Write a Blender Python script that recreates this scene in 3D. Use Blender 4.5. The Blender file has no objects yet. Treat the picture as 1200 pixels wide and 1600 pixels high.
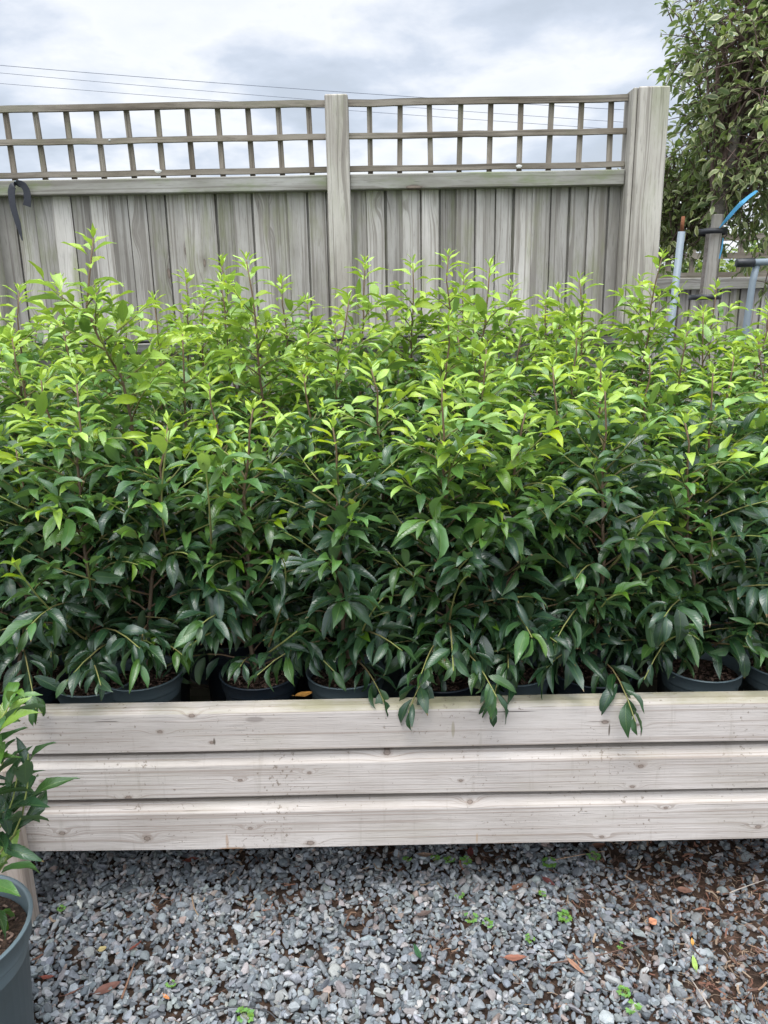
import bpy, math, random
import numpy as np
from mathutils import Matrix, Vector

sc = bpy.context.scene
COL = sc.collection
R = math.radians
rng = np.random.default_rng(7)
random.seed(7)

# ------------------------------------------------------------------ camera
CAM_H, PITCH, ROLL, FPX = 1.5, 15.0, -1.05, 1200.0
cam_d = bpy.data.cameras.new('camera')
cam = bpy.data.objects.new('camera', cam_d)
COL.objects.link(cam)
cam_d.sensor_fit = 'VERTICAL'
cam_d.sensor_height = 24.0
cam_d.lens = 24.0 * FPX / 1600.0
cam_d.clip_start = 0.05
cam_d.clip_end = 3000
cam.matrix_world = (Matrix.Translation((0, 0, CAM_H)) @ Matrix.Rotation(R(90 - PITCH), 4, 'X')
                    @ Matrix.Rotation(R(ROLL), 4, 'Z'))
sc.camera = cam
_CM = cam.matrix_world.to_3x3()


def P(px, py, Y):
    """world point of photograph position (px, py) on the upright plane y = Y"""
    d = _CM @ Vector(((px - 600) / FPX, -(py - 800) / FPX, -1.0))
    t = Y / d.y
    return Vector((d.x * t, Y, CAM_H + d.z * t))


def PG(px, py, Z=0.0):
    d = _CM @ Vector(((px - 600) / FPX, -(py - 800) / FPX, -1.0))
    t = (Z - CAM_H) / d.z
    return Vector((d.x * t, d.y * t, Z))


# ------------------------------------------------------------------ light
SUN_EL, SUN_AZ = 70.0, 195.0      # azimuth clockwise from +Y: behind the camera, a little to its left
sun_d = bpy.data.lights.new('sun', 'SUN')
sun_d.energy = 1.5
sun_d.angle = R(25)
sun_d.color = (1.0, 0.965, 0.91)
sun = bpy.data.objects.new('sun', sun_d)
COL.objects.link(sun)
_sd = Vector((math.sin(R(SUN_AZ)) * math.cos(R(SUN_EL)), math.cos(R(SUN_AZ)) * math.cos(R(SUN_EL)), math.sin(R(SUN_EL))))
sun.rotation_euler = _sd.to_track_quat('Z', 'Y').to_euler()
sun.location = (0, 0, 8)

sc.view_settings.view_transform = 'Standard'
sc.view_settings.look = 'None'
sc.view_settings.exposure = 0.62
sc.view_settings.gamma = 1.0
try:
    sc.view_settings.use_curve_mapping = False
except Exception:
    pass
sc.cycles.max_bounces = 7
sc.cycles.diffuse_bounces = 4
sc.cycles.glossy_bounces = 2
sc.cycles.transmission_bounces = 4
sc.cycles.use_denoising = True


class NT:
    """small node helper"""
    def __init__(self, tree):
        self.t = tree
        self.n = tree.nodes
        self.l = tree.links

    def add(self, kind, ins=None, **props):
        nd = self.n.new(kind)
        for k, v in props.items():
            setattr(nd, k, v)
        for k, v in (ins or {}).items():
            s = nd.inputs[k]
            if isinstance(v, bpy.types.NodeSocket):
                self.l.new(v, s)
            else:
                s.default_value = v
        return nd

    def math(self, op, a, b=0.0, c=None, clamp=False):
        ins = {0: a, 1: b}
        if c is not None:
            ins[2] = c
        return self.add('ShaderNodeMath', ins, operation=op, use_clamp=clamp).outputs[0]

    def ramp(self, fac, stops, interp='LINEAR'):
        nd = self.add('ShaderNodeValToRGB', {0: fac})
        cr = nd.color_ramp
        cr.interpolation = interp
        while len(cr.elements) < len(stops):
            cr.elements.new(0.5)
        for e, (p, c) in zip(cr.elements, stops):
            e.position = p
            e.color = (*c, 1) if len(c) == 3 else c
        return nd.outputs[0]

    def mix(self, fac, a, b, mode='MIX'):
        nd = self.add('ShaderNodeMix', data_type='RGBA', blend_type=mode)
        for s, v in ((nd.inputs[0], fac), (nd.inputs[6], a), (nd.inputs[7], b)):
            if isinstance(v, bpy.types.NodeSocket):
                self.l.new(v, s)
            elif s.type == 'RGBA':
                s.default_value = (*v, 1) if len(v) == 3 else v
            else:
                s.default_value = v
        return nd.outputs[2]

    def smooth(self, v, lo, hi, a=0.0, b=1.0):
        nd = self.add('ShaderNodeMapRange', {0: v, 1: lo, 2: hi, 3: a, 4: b}, interpolation_type='SMOOTHSTEP')
        return nd.outputs[0]

    def noise(self, vec, scale, detail=4.0, rough=0.55, dist=0.0):
        ins = {'Scale': scale, 'Detail': detail, 'Roughness': rough, 'Distortion': dist}
        if vec is not None:
            ins['Vector'] = vec
        return self.add('ShaderNodeTexNoise', ins).outputs[0]


# ------------------------------------------------------------------ sky
world = bpy.data.worlds.new('World')
sc.world = world
world.use_nodes = True
w = NT(world.node_tree)
w.n.clear()
tc = w.add('ShaderNodeTexCoord')
sep = w.add('ShaderNodeSeparateXYZ', {0: tc.outputs['Generated']})
zc = w.math('MAXIMUM', sep.outputs[2], 0.0)
zz = w.math('ADD', zc, 0.22)
cx = w.math('DIVIDE', sep.outputs[0], zz)
cy = w.math('DIVIDE', sep.outputs[1], zz)
cv = w.add('ShaderNodeCombineXYZ', {0: cx, 1: cy, 2: 5.2}).outputs[0]
n1 = w.noise(cv, 1.35, 7.0, 0.52, 0.15)
n2 = w.noise(cv, 3.6, 6.0, 0.55, 0.2)
cl = w.math('ADD', w.math('MULTIPLY', n1, 0.66), w.math('MULTIPLY', n2, 0.34))
cloud = w.ramp(cl, [(0.34, (0.52, 0.57, 0.64)), (0.42, (0.54, 0.60, 0.69)), (0.475, (0.63, 0.69, 0.79)), (0.515, (0.77, 0.81, 0.88)),
                    (0.56, (0.90, 0.92, 0.95)), (0.62, (0.84, 0.87, 0.91)), (0.70, (0.68, 0.72, 0.78))])
sky = w.add('ShaderNodeTexSky', sky_type='NISHITA')
sky.sun_disc = False
sky.sun_elevation = R(SUN_EL)
sky.sun_rotation = R(SUN_AZ)
sky.air_density = 1.0
skyc = w.add('ShaderNodeVectorMath', {0: sky.outputs[0], 'Scale': 0.10}, operation='SCALE').outputs[0]
mixc = w.mix(0.86, skyc, cloud)
# thin cloud glows where the sun stands behind it: high up and behind the viewer
sdn = w.add('ShaderNodeVectorMath', {0: tc.outputs['Generated'], 1: tuple(_sd)}, operation='DOT_PRODUCT').outputs['Value']
glow = w.smooth(sdn, 0.25, 1.0, 0.0, 1.6)
zen = w.smooth(sep.outputs[2], 0.40, 0.95, 0.0, 0.9)
gain = w.math('ADD', w.math('ADD', glow, zen), 0.79)
fin = w.add('ShaderNodeVectorMath', {0: mixc, 'Scale': gain}, operation='SCALE').outputs[0]
bg = w.add('ShaderNodeBackground', {0: fin, 1: 1.0})
wo = w.add('ShaderNodeOutputWorld', {0: bg.outputs[0]})


# ------------------------------------------------------------------ scene helpers
def tag(o, label=None, cat=None, group=None, kind=None):
    if label:
        o['label'] = label
    if cat:
        o['category'] = cat
    if group:
        o['group'] = group
    if kind:
        o['kind'] = kind
    return o


def empty(name, loc=(0, 0, 0)):
    o = bpy.data.objects.new(name, None)
    o.empty_display_size = 0.1
    COL.objects.link(o)
    o.location = loc
    return o


def mk(name, verts, faces, mat, parent=None, col=None, smooth=False, origin=None):
    """one mesh object. verts world/local coords; faces = list of index arrays (N,k)"""
    me = bpy.data.meshes.new(name)
    V = np.asarray(verts, dtype=np.float32).reshape(-1, 3)
    if origin is not None:
        V = V - np.asarray(origin, dtype=np.float32)
    if not isinstance(faces, (list, tuple)):
        faces = [faces]
    fl = [np.asarray(f, dtype=np.int32) for f in faces if len(f)]
    loops = np.concatenate([f.ravel() for f in fl])
    tot = np.concatenate([np.full(len(f), f.shape[1], dtype=np.int32) for f in fl])
    starts = np.concatenate([[0], np.cumsum(tot)[:-1]]).astype(np.int32)
    me.vertices.add(len(V))
    me.vertices.foreach_set('co', V.ravel())
    me.loops.add(len(loops))
    me.loops.foreach_set('vertex_index', loops)
    me.polygons.add(len(tot))
    me.polygons.foreach_set('loop_start', starts)
    me.polygons.foreach_set('loop_total', tot)
    me.polygons.foreach_set('use_smooth', np.full(len(tot), bool(smooth)))
    if col is not None:
        a = me.attributes.new('col', 'FLOAT_COLOR', 'POINT')
        a.data.foreach_set('color', np.asarray(col, dtype=np.float32).ravel())
    me.update(calc_edges=True)
    me.validate()
    if mat:
        me.materials.append(mat)
    o = bpy.data.objects.new(name, me)
    COL.objects.link(o)
    if parent:
        o.parent = parent
    if origin is not None and parent is None:
        o.location = origin
    return o


class Acc:
    """collects geometry for one mesh"""
    def __init__(self):
        self.V, self.C, self.F3, self.F4, self.n = [], [], [], [], 0

    def add(self, V, f3=None, f4=None, col=(0, 0, 0, 0)):
        V = np.asarray(V, dtype=np.float64).reshape(-1, 3)
        self.V.append(V)
        c = np.asarray(col, dtype=np.float64)
        self.C.append(np.tile(c, (len(V), 1)) if c.ndim == 1 else c)
        if f3 is not None and len(f3):
            self.F3.append(np.asarray(f3) + self.n)
        if f4 is not None and len(f4):
            self.F4.append(np.asarray(f4) + self.n)
        self.n += len(V)

    def box(self, lo, hi, col=(0, 0, 0, 0), bev=0.0, M=None):
        lo, hi = np.array(lo, float), np.array(hi, float)
        c, h = (lo + hi) / 2, (hi - lo) / 2
        b = min(bev, h.min() * 0.9)
        if b <= 0:
            V = np.array([[x, y, z] for x in (-1, 1) for y in (-1, 1) for z in (-1, 1)], float) * h + c
            F = [[0, 1, 3, 2], [4, 6, 7, 5], [0, 4, 5, 1], [2, 3, 7, 6], [0, 2, 6, 4], [1, 5, 7, 3]]
            f3 = None
        else:
            V, idx = [], {}
            for sx in (-1, 1):
                for sy in (-1, 1):
                    for sz in (-1, 1):
                        for ax in range(3):
                            p = np.array([sx, sy, sz], float) * (h - b)
                            p[ax] = (sx, sy, sz)[ax] * h[ax]
                            idx[(sx, sy, sz, ax)] = len(V)
                            V.append(p + c)
            V = np.array(V)
            F, f3 = [], []
            for ax in range(3):
                o = [a for a in range(3) if a != ax]
                for s in (-1, 1):
                    q = []
                    for (u, v) in ((-1, -1), (1, -1), (1, 1), (-1, 1)):
                        k = [0, 0, 0]; k[ax] = s; k[o[0]] = u; k[o[1]] = v
                        q.append(idx[(*k, ax)])
                    F.append(q if (s > 0) == (ax != 1) else q[::-1])
                for u in (-1, 1):
                    for v in (-1, 1):
                        q = []
                        for s, a2 in ((-1, o[0]), (1, o[0]), (1, o[1]), (-1, o[1])):
                            k = [0, 0, 0]; k[ax] = s; k[o[0]] = u; k[o[1]] = v
                            q.append(idx[(*k, a2)])
                        F.append(q)
            for sx in (-1, 1):
                for sy in (-1, 1):
                    for sz in (-1, 1):
                        f3.append([idx[(sx, sy, sz, a)] for a in range(3)])
        if M is not None:
            M = np.array(M)
            V = V @ M[:3, :3].T + M[:3, 3]
        self.add(V, f3, F, col)

    def tube(self, pts, rad, sides=6, col=(0, 0, 0, 0), cap=True):
        pts = np.asarray(pts, float)
        rad = np.broadcast_to(np.asarray(rad, float), (len(pts),))
        d = np.gradient(pts, axis=0)
        d /= np.linalg.norm(d, axis=1)[:, None] + 1e-9
        u = np.cross(d[0], [0.31, 0.77, 0.55]); u /= np.linalg.norm(u)
        V = []
        ang = np.arange(sides) * 2 * np.pi / sides
        for i in range(len(pts)):
            u = u - d[i] * np.dot(u, d[i]); u /= np.linalg.norm(u)
            v = np.cross(d[i], u)
            V.append(pts[i] + rad[i] * (np.cos(ang)[:, None] * u + np.sin(ang)[:, None] * v))
        V = np.concatenate(V)
        n = len(pts)
        i = np.arange(n - 1)[:, None] * sides
        j = np.arange(sides)[None, :]
        k = (j + 1) % sides
        F = np.stack([i + j, i + k, i + k + sides, i + j + sides], -1).reshape(-1, 4)
        f3 = None
        if cap:
            V = np.concatenate([V, pts[[0]], pts[[-1]]])
            a, b = n * sides, n * sides + 1
            f3 = [[a, (q + 1) % sides, q] for q in range(sides)] + [[b, (n - 1) * sides + q, (n - 1) * sides + (q + 1) % sides] for q in range(sides)]
        c = np.asarray(col, float)
        if c.ndim == 2:
            c = np.repeat(c, sides, axis=0)
            if cap:
                c = np.concatenate([c, c[[0]], c[[-1]]])
        self.add(V, f3, F, c)

    def lathe(self, prof, center, seg=40, col=(0, 0, 0, 0)):
        ang = np.arange(seg) * 2 * np.pi / seg
        V = np.array([[center[0] + r * np.cos(a), center[1] + r * np.sin(a), center[2] + z] for r, z in prof for a in ang])
        n = len(prof)
        i = np.arange(n - 1)[:, None] * seg
        j = np.arange(seg)[None, :]
        k = (j + 1) % seg
        F = np.stack([i + j, i + k, i + k + seg, i + j + seg], -1).reshape(-1, 4)
        self.add(V, None, F, col)

    def build(self, name, mat, parent=None, smooth=False, origin=None):
        F = []
        if self.F3:
            F.append(np.concatenate(self.F3))
        if self.F4:
            F.append(np.concatenate(self.F4))
        return mk(name, np.concatenate(self.V), F, mat, parent, np.concatenate(self.C), smooth, origin)


# ------------------------------------------------------------------ materials
def new_mat(name):
    m = bpy.data.materials.new(name)
    m.use_nodes = True
    nt = NT(m.node_tree)
    nt.n.clear()
    out = nt.add('ShaderNodeOutputMaterial')
    return m, nt, out


def finish(nt, out, color, rough=0.6, bump=None, bstr=0.3, bdist=0.002, spec=0.5, metal=0.0):
    ins = {'Base Color': color if isinstance(color, bpy.types.NodeSocket) else (*color, 1), 'Roughness': rough,
           'Specular IOR Level': spec, 'Metallic': metal}
    p = nt.add('ShaderNodeBsdfPrincipled', ins)
    if bump is not None:
        b = nt.add('ShaderNodeBump', {'Height': bump, 'Strength': bstr, 'Distance': bdist})
        nt.l.new(b.outputs[0], p.inputs['Normal'])
    nt.l.new(p.outputs[0], out.inputs[0])
    return p


def leaf_mat(name, old, mid, young, variegated=False, rough=0.36, transl=0.30):
    m, nt, out = new_mat(name)
    at = nt.add('ShaderNodeAttribute', attribute_name='col')
    s = nt.add('ShaderNodeSeparateColor', {0: at.outputs['Color']})
    age, rnd, side = s.outputs[0], s.outputs[1], s.outputs[2]
    t = at.outputs['Alpha']
    base = nt.ramp(age, [(0.0, old), (0.45, mid), (1.0, young)])  # leaf age, with the laurels' painted light and shade in it
    tcn = nt.add('ShaderNodeTexCoord')
    nz = nt.noise(tcn.outputs['Object'], 60.0, 2.0)
    hsv = nt.add('ShaderNodeHueSaturation', {'Color': base, 'Hue': nt.math('MULTIPLY_ADD', rnd, 0.035, 0.483),
                                             'Saturation': nt.math('MULTIPLY_ADD', rnd, -0.25, 1.08),
                                             'Value': nt.math('MULTIPLY_ADD', nz, 0.5, nt.math('MULTIPLY_ADD', rnd, 0.45, 0.55))})
    c = hsv.outputs[0]
    sd = nt.math('ABSOLUTE', nt.math('SUBTRACT', side, 0.5))          # 0 midrib .. 0.5 edge
    if variegated:
        wob = nt.math('ADD', sd, nt.math('MULTIPLY', nt.noise(tcn.outputs['Object'], 90.0, 2.0), 0.16))
        edge = nt.smooth(wob, 0.30, 0.42)
        c = nt.mix(edge, c, (0.40, 0.42, 0.21))
    rib = nt.smooth(sd, 0.015, 0.05, 1.0, 0.0)
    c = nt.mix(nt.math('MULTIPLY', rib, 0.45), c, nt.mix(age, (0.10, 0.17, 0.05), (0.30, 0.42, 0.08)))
    # browned tips and spots on some leaves
    tip = nt.math('MULTIPLY', nt.smooth(nt.math('MULTIPLY_ADD', nz, 0.22, t), 1.02, 1.08), nt.smooth(rnd, 0.72, 0.76))
    spot = nt.math('MULTIPLY', nt.smooth(nt.noise(tcn.outputs['Object'], 170.0, 2.0), 0.70, 0.74), nt.smooth(rnd, 0.45, 0.5))
    c = nt.mix(nt.math('MAXIMUM', tip, nt.math('MULTIPLY', spot, 0.5)), c, (0.17, 0.11, 0.04))
    # pale underside
    geo = nt.add('ShaderNodeNewGeometry')
    under = nt.mix(0.45, c, (0.13, 0.20, 0.09))
    cc = nt.mix(geo.outputs['Backfacing'], c, under)
    vein = nt.add('ShaderNodeTexWave', {'Vector': nt.add('ShaderNodeCombineXYZ', {0: nt.math('SUBTRACT', t, nt.math('MULTIPLY', sd, 0.35)), 1: 0.0, 2: 0.0}).outputs[0],
                                        'Scale': 4.0, 'Distortion': 0.0}, bands_direction='X').outputs[1]
    p = nt.add('ShaderNodeBsdfPrincipled', {'Base Color': cc, 'Roughness': nt.math('MULTIPLY_ADD', geo.outputs['Backfacing'], 0.3, rough),
                                            'Specular IOR Level': 0.6})
    b = nt.add('ShaderNodeBump', {'Height': nt.math('ADD', nt.math('MULTIPLY', vein, 0.5), nt.math('MULTIPLY', rib, -1.0)), 'Strength': 0.35, 'Distance': 0.001})
    nt.l.new(b.outputs[0], p.inputs['Normal'])
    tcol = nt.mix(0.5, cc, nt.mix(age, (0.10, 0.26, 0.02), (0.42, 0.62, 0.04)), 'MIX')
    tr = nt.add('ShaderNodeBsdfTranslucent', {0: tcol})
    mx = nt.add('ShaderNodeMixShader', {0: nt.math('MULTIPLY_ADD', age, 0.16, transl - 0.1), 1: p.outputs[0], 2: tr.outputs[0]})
    nt.l.new(mx.outputs[0], out.inputs[0])
    return m


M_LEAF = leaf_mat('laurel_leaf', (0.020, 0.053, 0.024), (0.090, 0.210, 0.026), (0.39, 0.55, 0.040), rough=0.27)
M_VAR = leaf_mat('variegated_leaf', (0.085, 0.125, 0.04), (0.16, 0.20, 0.06), (0.26, 0.28, 0.09), True, 0.40)
M_HEDGE = leaf_mat('hedge_leaf', (0.04, 0.08, 0.02), (0.10, 0.15, 0.03), (0.26, 0.32, 0.05), False, 0.5)


def stem_mat():
    m, nt, out = new_mat('stem_bark')
    at = nt.add('ShaderNodeAttribute', attribute_name='col')
    s = nt.add('ShaderNodeSeparateColor', {0: at.outputs['Color']})
    c = nt.ramp(s.outputs[0], [(0.0, (0.17, 0.115, 0.07)), (0.45, (0.20, 0.12, 0.065)), (0.65, (0.22, 0.20, 0.06)), (1.0, (0.32, 0.40, 0.09))])
    tcn = nt.add('ShaderNodeTexCoord')
    nz = nt.noise(tcn.outputs['Object'], 120.0, 3.0)
    c = nt.mix(nt.math('MULTIPLY', nz, 0.6), c, (0.04, 0.03, 0.02), 'MIX')
    finish(nt, out, c, 0.65, nz, 0.3)
    return m


M_STEM = stem_mat()


def wood_mat(name, axis, c_lo, c_hi, c_dark, algae=(0.16, 0.19, 0.07), algae_amt=0.3, knots=None, voro=None, freq=95.0,
             rough=0.8, top_algae=0.0, contrast=1.0, stain=None, bstr=0.35, ff=300.0, specks=0.0):
    """grain runs along axis (0 x, 2 z). col attribute: r = offset, g = tone"""
    m, nt, out = new_mat(name)
    tcn = nt.add('ShaderNodeTexCoord')
    co = tcn.outputs['Object']
    sp = nt.add('ShaderNodeSeparateXYZ', {0: co})
    at = nt.add('ShaderNodeAttribute', attribute_name='col')
    s = nt.add('ShaderNodeSeparateColor', {0: at.outputs['Color']})
    off, tone = s.outputs[0], s.outputs[1]
    al = sp.outputs[axis]
    ac = sp.outputs[2 if axis == 0 else 0]
    dp = sp.outputs[1]
    acr = nt.math('ADD', ac, nt.math('MULTIPLY', dp, 0.6))
    g = nt.math('MULTIPLY', acr, freq)
    core = None
    for kx, kz, kr in (knots or []):
        # distance stretched along the grain
        du = nt.math('SUBTRACT', al, kx)
        dv = nt.math('SUBTRACT', ac, kz)
        r2 = nt.math('ADD', nt.math('POWER', nt.math('DIVIDE', du, kr * 5.0), 2.0), nt.math('POWER', nt.math('DIVIDE', dv, kr * 1.7), 2.0))
        e = nt.math('POWER', 2.718, nt.math('MULTIPLY', r2, -1.0))
        g = nt.math('ADD', g, nt.math('MULTIPLY', nt.math('MULTIPLY', e, 4.5), nt.math('SIGN', dv)) if False else nt.math('MULTIPLY', e, 5.0))
        q2 = nt.math('SQRT', nt.math('ADD', nt.math('POWER', nt.math('DIVIDE', du, kr * 1.25), 2.0), nt.math('POWER', nt.math('DIVIDE', dv, kr * 0.8), 2.0)))
        core = q2 if core is None else nt.math('MINIMUM', core, q2)
    if voro:
        vx, vz, vthr = voro
        vv = nt.add('ShaderNodeCombineXYZ', {0: nt.math('MULTIPLY', al, vx), 1: nt.math('MULTIPLY', ac, vz), 2: nt.math('MULTIPLY', off, 37.0)}).outputs[0]
        vd = nt.add('ShaderNodeTexVoronoi', {'Vector': vv, 'Scale': 1.0}, feature='F1').outputs['Distance']
        e = nt.math('POWER', 2.718, nt.math('MULTIPLY', nt.math('POWER', nt.math('DIVIDE', vd, 0.22), 2.0), -1.0))
        g = nt.math('ADD', g, nt.math('MULTIPLY', e, 5.0))
        q2 = nt.math('DIVIDE', vd, vthr)
        core = q2 if core is None else nt.math('MINIMUM', core, q2)
    wv = nt.add('ShaderNodeCombineXYZ', {0: nt.math('MULTIPLY', al, 1.6), 1: g, 2: nt.math('MULTIPLY', off, 91.0)}).outputs[0]
    gr = nt.noise(wv, 0.55, 3.0, 0.6, 0.15)
    fine = nt.noise(nt.add('ShaderNodeCombineXYZ', {0: nt.math('MULTIPLY', al, 14.0), 1: nt.math('MULTIPLY', acr, ff), 2: nt.math('MULTIPLY', off, 50.0)}).outputs[0], 1.0, 3.0, 0.65)
    blot = nt.noise(nt.add('ShaderNodeCombineXYZ', {0: nt.math('MULTIPLY', al, 2.2), 1: nt.math('MULTIPLY', acr, 9.0), 2: nt.math('MULTIPLY', off, 31.0)}).outputs[0], 1.0, 4.0, 0.6)
    c = nt.mix(nt.smooth(blot, 0.3, 0.7), c_lo, c_hi)
    lines = nt.smooth(gr, 0.51, 0.61)
    c = nt.mix(nt.math('MULTIPLY', lines, 0.55 * contrast), c, c_dark)
    c = nt.mix(nt.math('MULTIPLY', nt.smooth(fine, 0.52, 0.75), 0.45 * contrast), c, c_dark)
    # short drying checks
    chk = nt.noise(nt.add('ShaderNodeCombineXYZ', {0: nt.math('MULTIPLY', al, 7.0), 1: nt.math('MULTIPLY', acr, 260.0), 2: nt.math('MULTIPLY', off, 17.0)}).outputs[0], 1.0, 1.0)
    chm = nt.smooth(chk, 0.73, 0.78)
    c = nt.mix(nt.math('MULTIPLY', chm, 0.6), c, tuple(v * 0.3 for v in c_dark))
    # algae
    an = nt.noise(nt.add('ShaderNodeCombineXYZ', {0: nt.math('MULTIPLY', al, 2.0 if axis == 0 else 1.5), 1: nt.math('MULTIPLY', acr, 6.0), 2: nt.math('MULTIPLY', off, 11.0)}).outputs[0], 1.3, 5.0, 0.65)
    am = nt.smooth(an, 0.48, 0.72, 0.0, algae_amt)
    if top_algae > 0:
        geo = nt.add('ShaderNodeNewGeometry')
        nz = nt.add('ShaderNodeSeparateXYZ', {0: geo.outputs['Normal']}).outputs[2]
        am = nt.math('ADD', am, nt.math('MULTIPLY', nt.smooth(nz, 0.2, 0.8, 0.0, top_algae), nt.smooth(an, 0.3, 0.6)))
    c = nt.mix(am, c, algae)
    if core is not None:
        core = nt.math('ADD', core, nt.math('MULTIPLY_ADD', nt.noise(co, 160.0 if knots else 45.0, 3.0, 0.7), 0.9, -0.45))
        c = nt.mix(nt.smooth(core, 0.9, 2.0, 0.45, 0.0), c, c_dark)
        c = nt.mix(nt.smooth(core, 0.72, 0.92, 0.0, 0.75), c, c) if False else c
        kc = nt.ramp(nt.math('MULTIPLY', core, 0.8), [(0.0, (0.13, 0.10, 0.08)), (0.2, (0.26, 0.20, 0.16)), (0.5, (0.20, 0.15, 0.12)), (0.68, (0.08, 0.06, 0.045)), (0.8, (0.28, 0.23, 0.19))])
        c = nt.mix(nt.smooth(core, 0.85, 1.0, 0.75, 0.0), c, kc)
    if stain:
        for (kx, kz, wx, wz, sc_, amt) in stain:
            du = nt.math('DIVIDE', nt.math('SUBTRACT', al, kx), wx)
            dv = nt.math('DIVIDE', nt.math('SUBTRACT', ac, kz), wz)
            r = nt.math('ADD', nt.math('MULTIPLY', du, du), nt.math('MULTIPLY', dv, dv))
            msk = nt.smooth(nt.math('ADD', r, nt.math('MULTIPLY', an, 1.2)), 0.75, 1.4, amt, 0.0)
            c = nt.mix(msk, c, sc_)
    if specks:
        sn = nt.noise(co, 75.0, 4.0, 0.7)
        lg = nt.noise(co, 5.0, 3.0, 0.6)
        c = nt.mix(nt.math('MULTIPLY', nt.smooth(nt.math('MULTIPLY_ADD', lg, 0.35, sn), 0.80, 0.88), specks), c, (0.16, 0.12, 0.085))
        wsh = nt.noise(nt.add('ShaderNodeCombineXYZ', {0: nt.math('MULTIPLY', al, 30.0), 1: nt.math('MULTIPLY', ac, 3.0), 2: 2.0}).outputs[0], 1.0, 4.0, 0.7)
        c = nt.mix(nt.smooth(wsh, 0.56, 0.72, 0.0, 0.3), c, (0.28, 0.24, 0.19))
    tn = nt.math('MULTIPLY_ADD', tone, 0.6, 0.7)
    c = nt.add('ShaderNodeHueSaturation', {'Color': c, 'Hue': 0.5, 'Saturation': 1.0, 'Value': tn}).outputs[0]
    h = nt.math('ADD', nt.math('MULTIPLY', gr, 0.4), nt.math('ADD', nt.math('MULTIPLY', fine, 0.4), nt.math('MULTIPLY', chm, -0.6)))
    finish(nt, out, c, rough, h, bstr, 0.003, spec=0.3)
    return m


def plain_mat(name, color, rough=0.5, metal=0.0, nscale=30.0, namt=0.35, dark=(0.03, 0.03, 0.03), bstr=0.1, spec=0.5):
    m, nt, out = new_mat(name)
    tcn = nt.add('ShaderNodeTexCoord')
    n = nt.noise(tcn.outputs['Object'], nscale, 5.0, 0.65)
    c = nt.mix(nt.smooth(n, 0.4, 0.75, 0.0, namt), color, dark)
    finish(nt, out, c, nt.math('MULTIPLY_ADD', n, 0.2, rough - 0.1), n, bstr, 0.002, spec, metal)
    return m


M_POT = plain_mat('blue_grey_plastic', (0.095, 0.130, 0.142), 0.42, 0.0, 9.0, 0.35, (0.10, 0.11, 0.10), 0.05)
M_POT_DARK = plain_mat('dark_plastic', (0.020, 0.030, 0.042), 0.38, 0.0, 9.0, 0.3, (0.06, 0.06, 0.055), 0.05)
M_GALV = plain_mat('galvanised_metal', (0.20, 0.24, 0.27), 0.55, 0.1, 25.0, 0.5, (0.24, 0.28, 0.30), 0.05)
M_BLACK = plain_mat('black_rubber', (0.015, 0.016, 0.018), 0.45, 0.0, 40.0, 0.4, (0.04, 0.04, 0.04))
M_STRAP = plain_mat('black_webbing', (0.022, 0.024, 0.032), 0.6, 0.0, 200.0, 0.4, (0.05, 0.05, 0.055), 0.3)
M_BLUE = plain_mat('blue_tape', (0.06, 0.27, 0.45), 0.55, 0.0, 20.0, 0.2, (0.04, 0.25, 0.5))
M_CABLE = plain_mat('cable', (0.16, 0.18, 0.22), 0.6)


def attr_mat(name, rough=0.75, nscale=300.0, namt=0.35, bstr=0.3, spec=0.35):
    """colour held per vertex (each stone or flake has its own)"""
    m, nt, out = new_mat(name)
    at = nt.add('ShaderNodeAttribute', attribute_name='col')
    tcn = nt.add('ShaderNodeTexCoord')
    n = nt.noise(tcn.outputs['Object'], nscale, 4.0, 0.7)
    n2 = nt.noise(tcn.outputs['Object'], nscale * 0.3, 2.0, 0.6)
    v = nt.math('MULTIPLY_ADD', nt.math('ADD', n, n2), namt, 1.0 - namt)
    c = nt.add('ShaderNodeHueSaturation', {'Color': at.outputs['Color'], 'Hue': 0.5, 'Saturation': 1.0, 'Value': v}).outputs[0]
    finish(nt, out, c, rough, n, bstr, 0.001, spec)
    return m


M_STONE = attr_mat('stone_chips', 0.65, 420.0, 0.62, 0.6)
M_LITTER = attr_mat('dry_litter', 0.85, 200.0, 0.35, 0.2)


def soil_mat(name, a=(0.035, 0.022, 0.015), b=(0.12, 0.075, 0.05), scale=70.0):
    m, nt, out = new_mat(name)
    tcn = nt.add('ShaderNodeTexCoord')
    n = nt.noise(tcn.outputs['Object'], scale, 8.0, 0.75)
    v = nt.add('ShaderNodeTexVoronoi', {'Vector': tcn.outputs['Object'], 'Scale': scale * 1.4}).outputs['Distance']
    c = nt.mix(nt.smooth(n, 0.45, 0.7), a, b)
    finish(nt, out, c, 0.9, nt.math('ADD', n, v), 0.9, 0.01, 0.2)
    return m


M_SOIL = soil_mat('potting_soil')

# ------------------------------------------------------------------ ground
m, nt, out = new_mat('ground_soil_and_chips')
tcn = nt.add('ShaderNodeTexCoord')
vo = nt.add('ShaderNodeTexVoronoi', {'Vector': tcn.outputs['Object'], 'Scale': 62.0})
n = nt.noise(tcn.outputs['Object'], 25.0, 8.0, 0.75)
st = nt.ramp(nt.add('ShaderNodeSeparateColor', {0: vo.outputs['Color']}).outputs[0],
             [(0.0, (0.13, 0.16, 0.18)), (0.5, (0.22, 0.25, 0.27)), (0.8, (0.30, 0.28, 0.27)), (1.0, (0.42, 0.42, 0.40))], 'CONSTANT')
soil = nt.mix(nt.smooth(n, 0.4, 0.7), (0.03, 0.019, 0.013), (0.10, 0.06, 0.04))
far = nt.add('ShaderNodeVectorMath', {0: tcn.outputs['Object'], 1: (0, 1.4, 0)}, operation='DISTANCE').outputs['Value']
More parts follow.
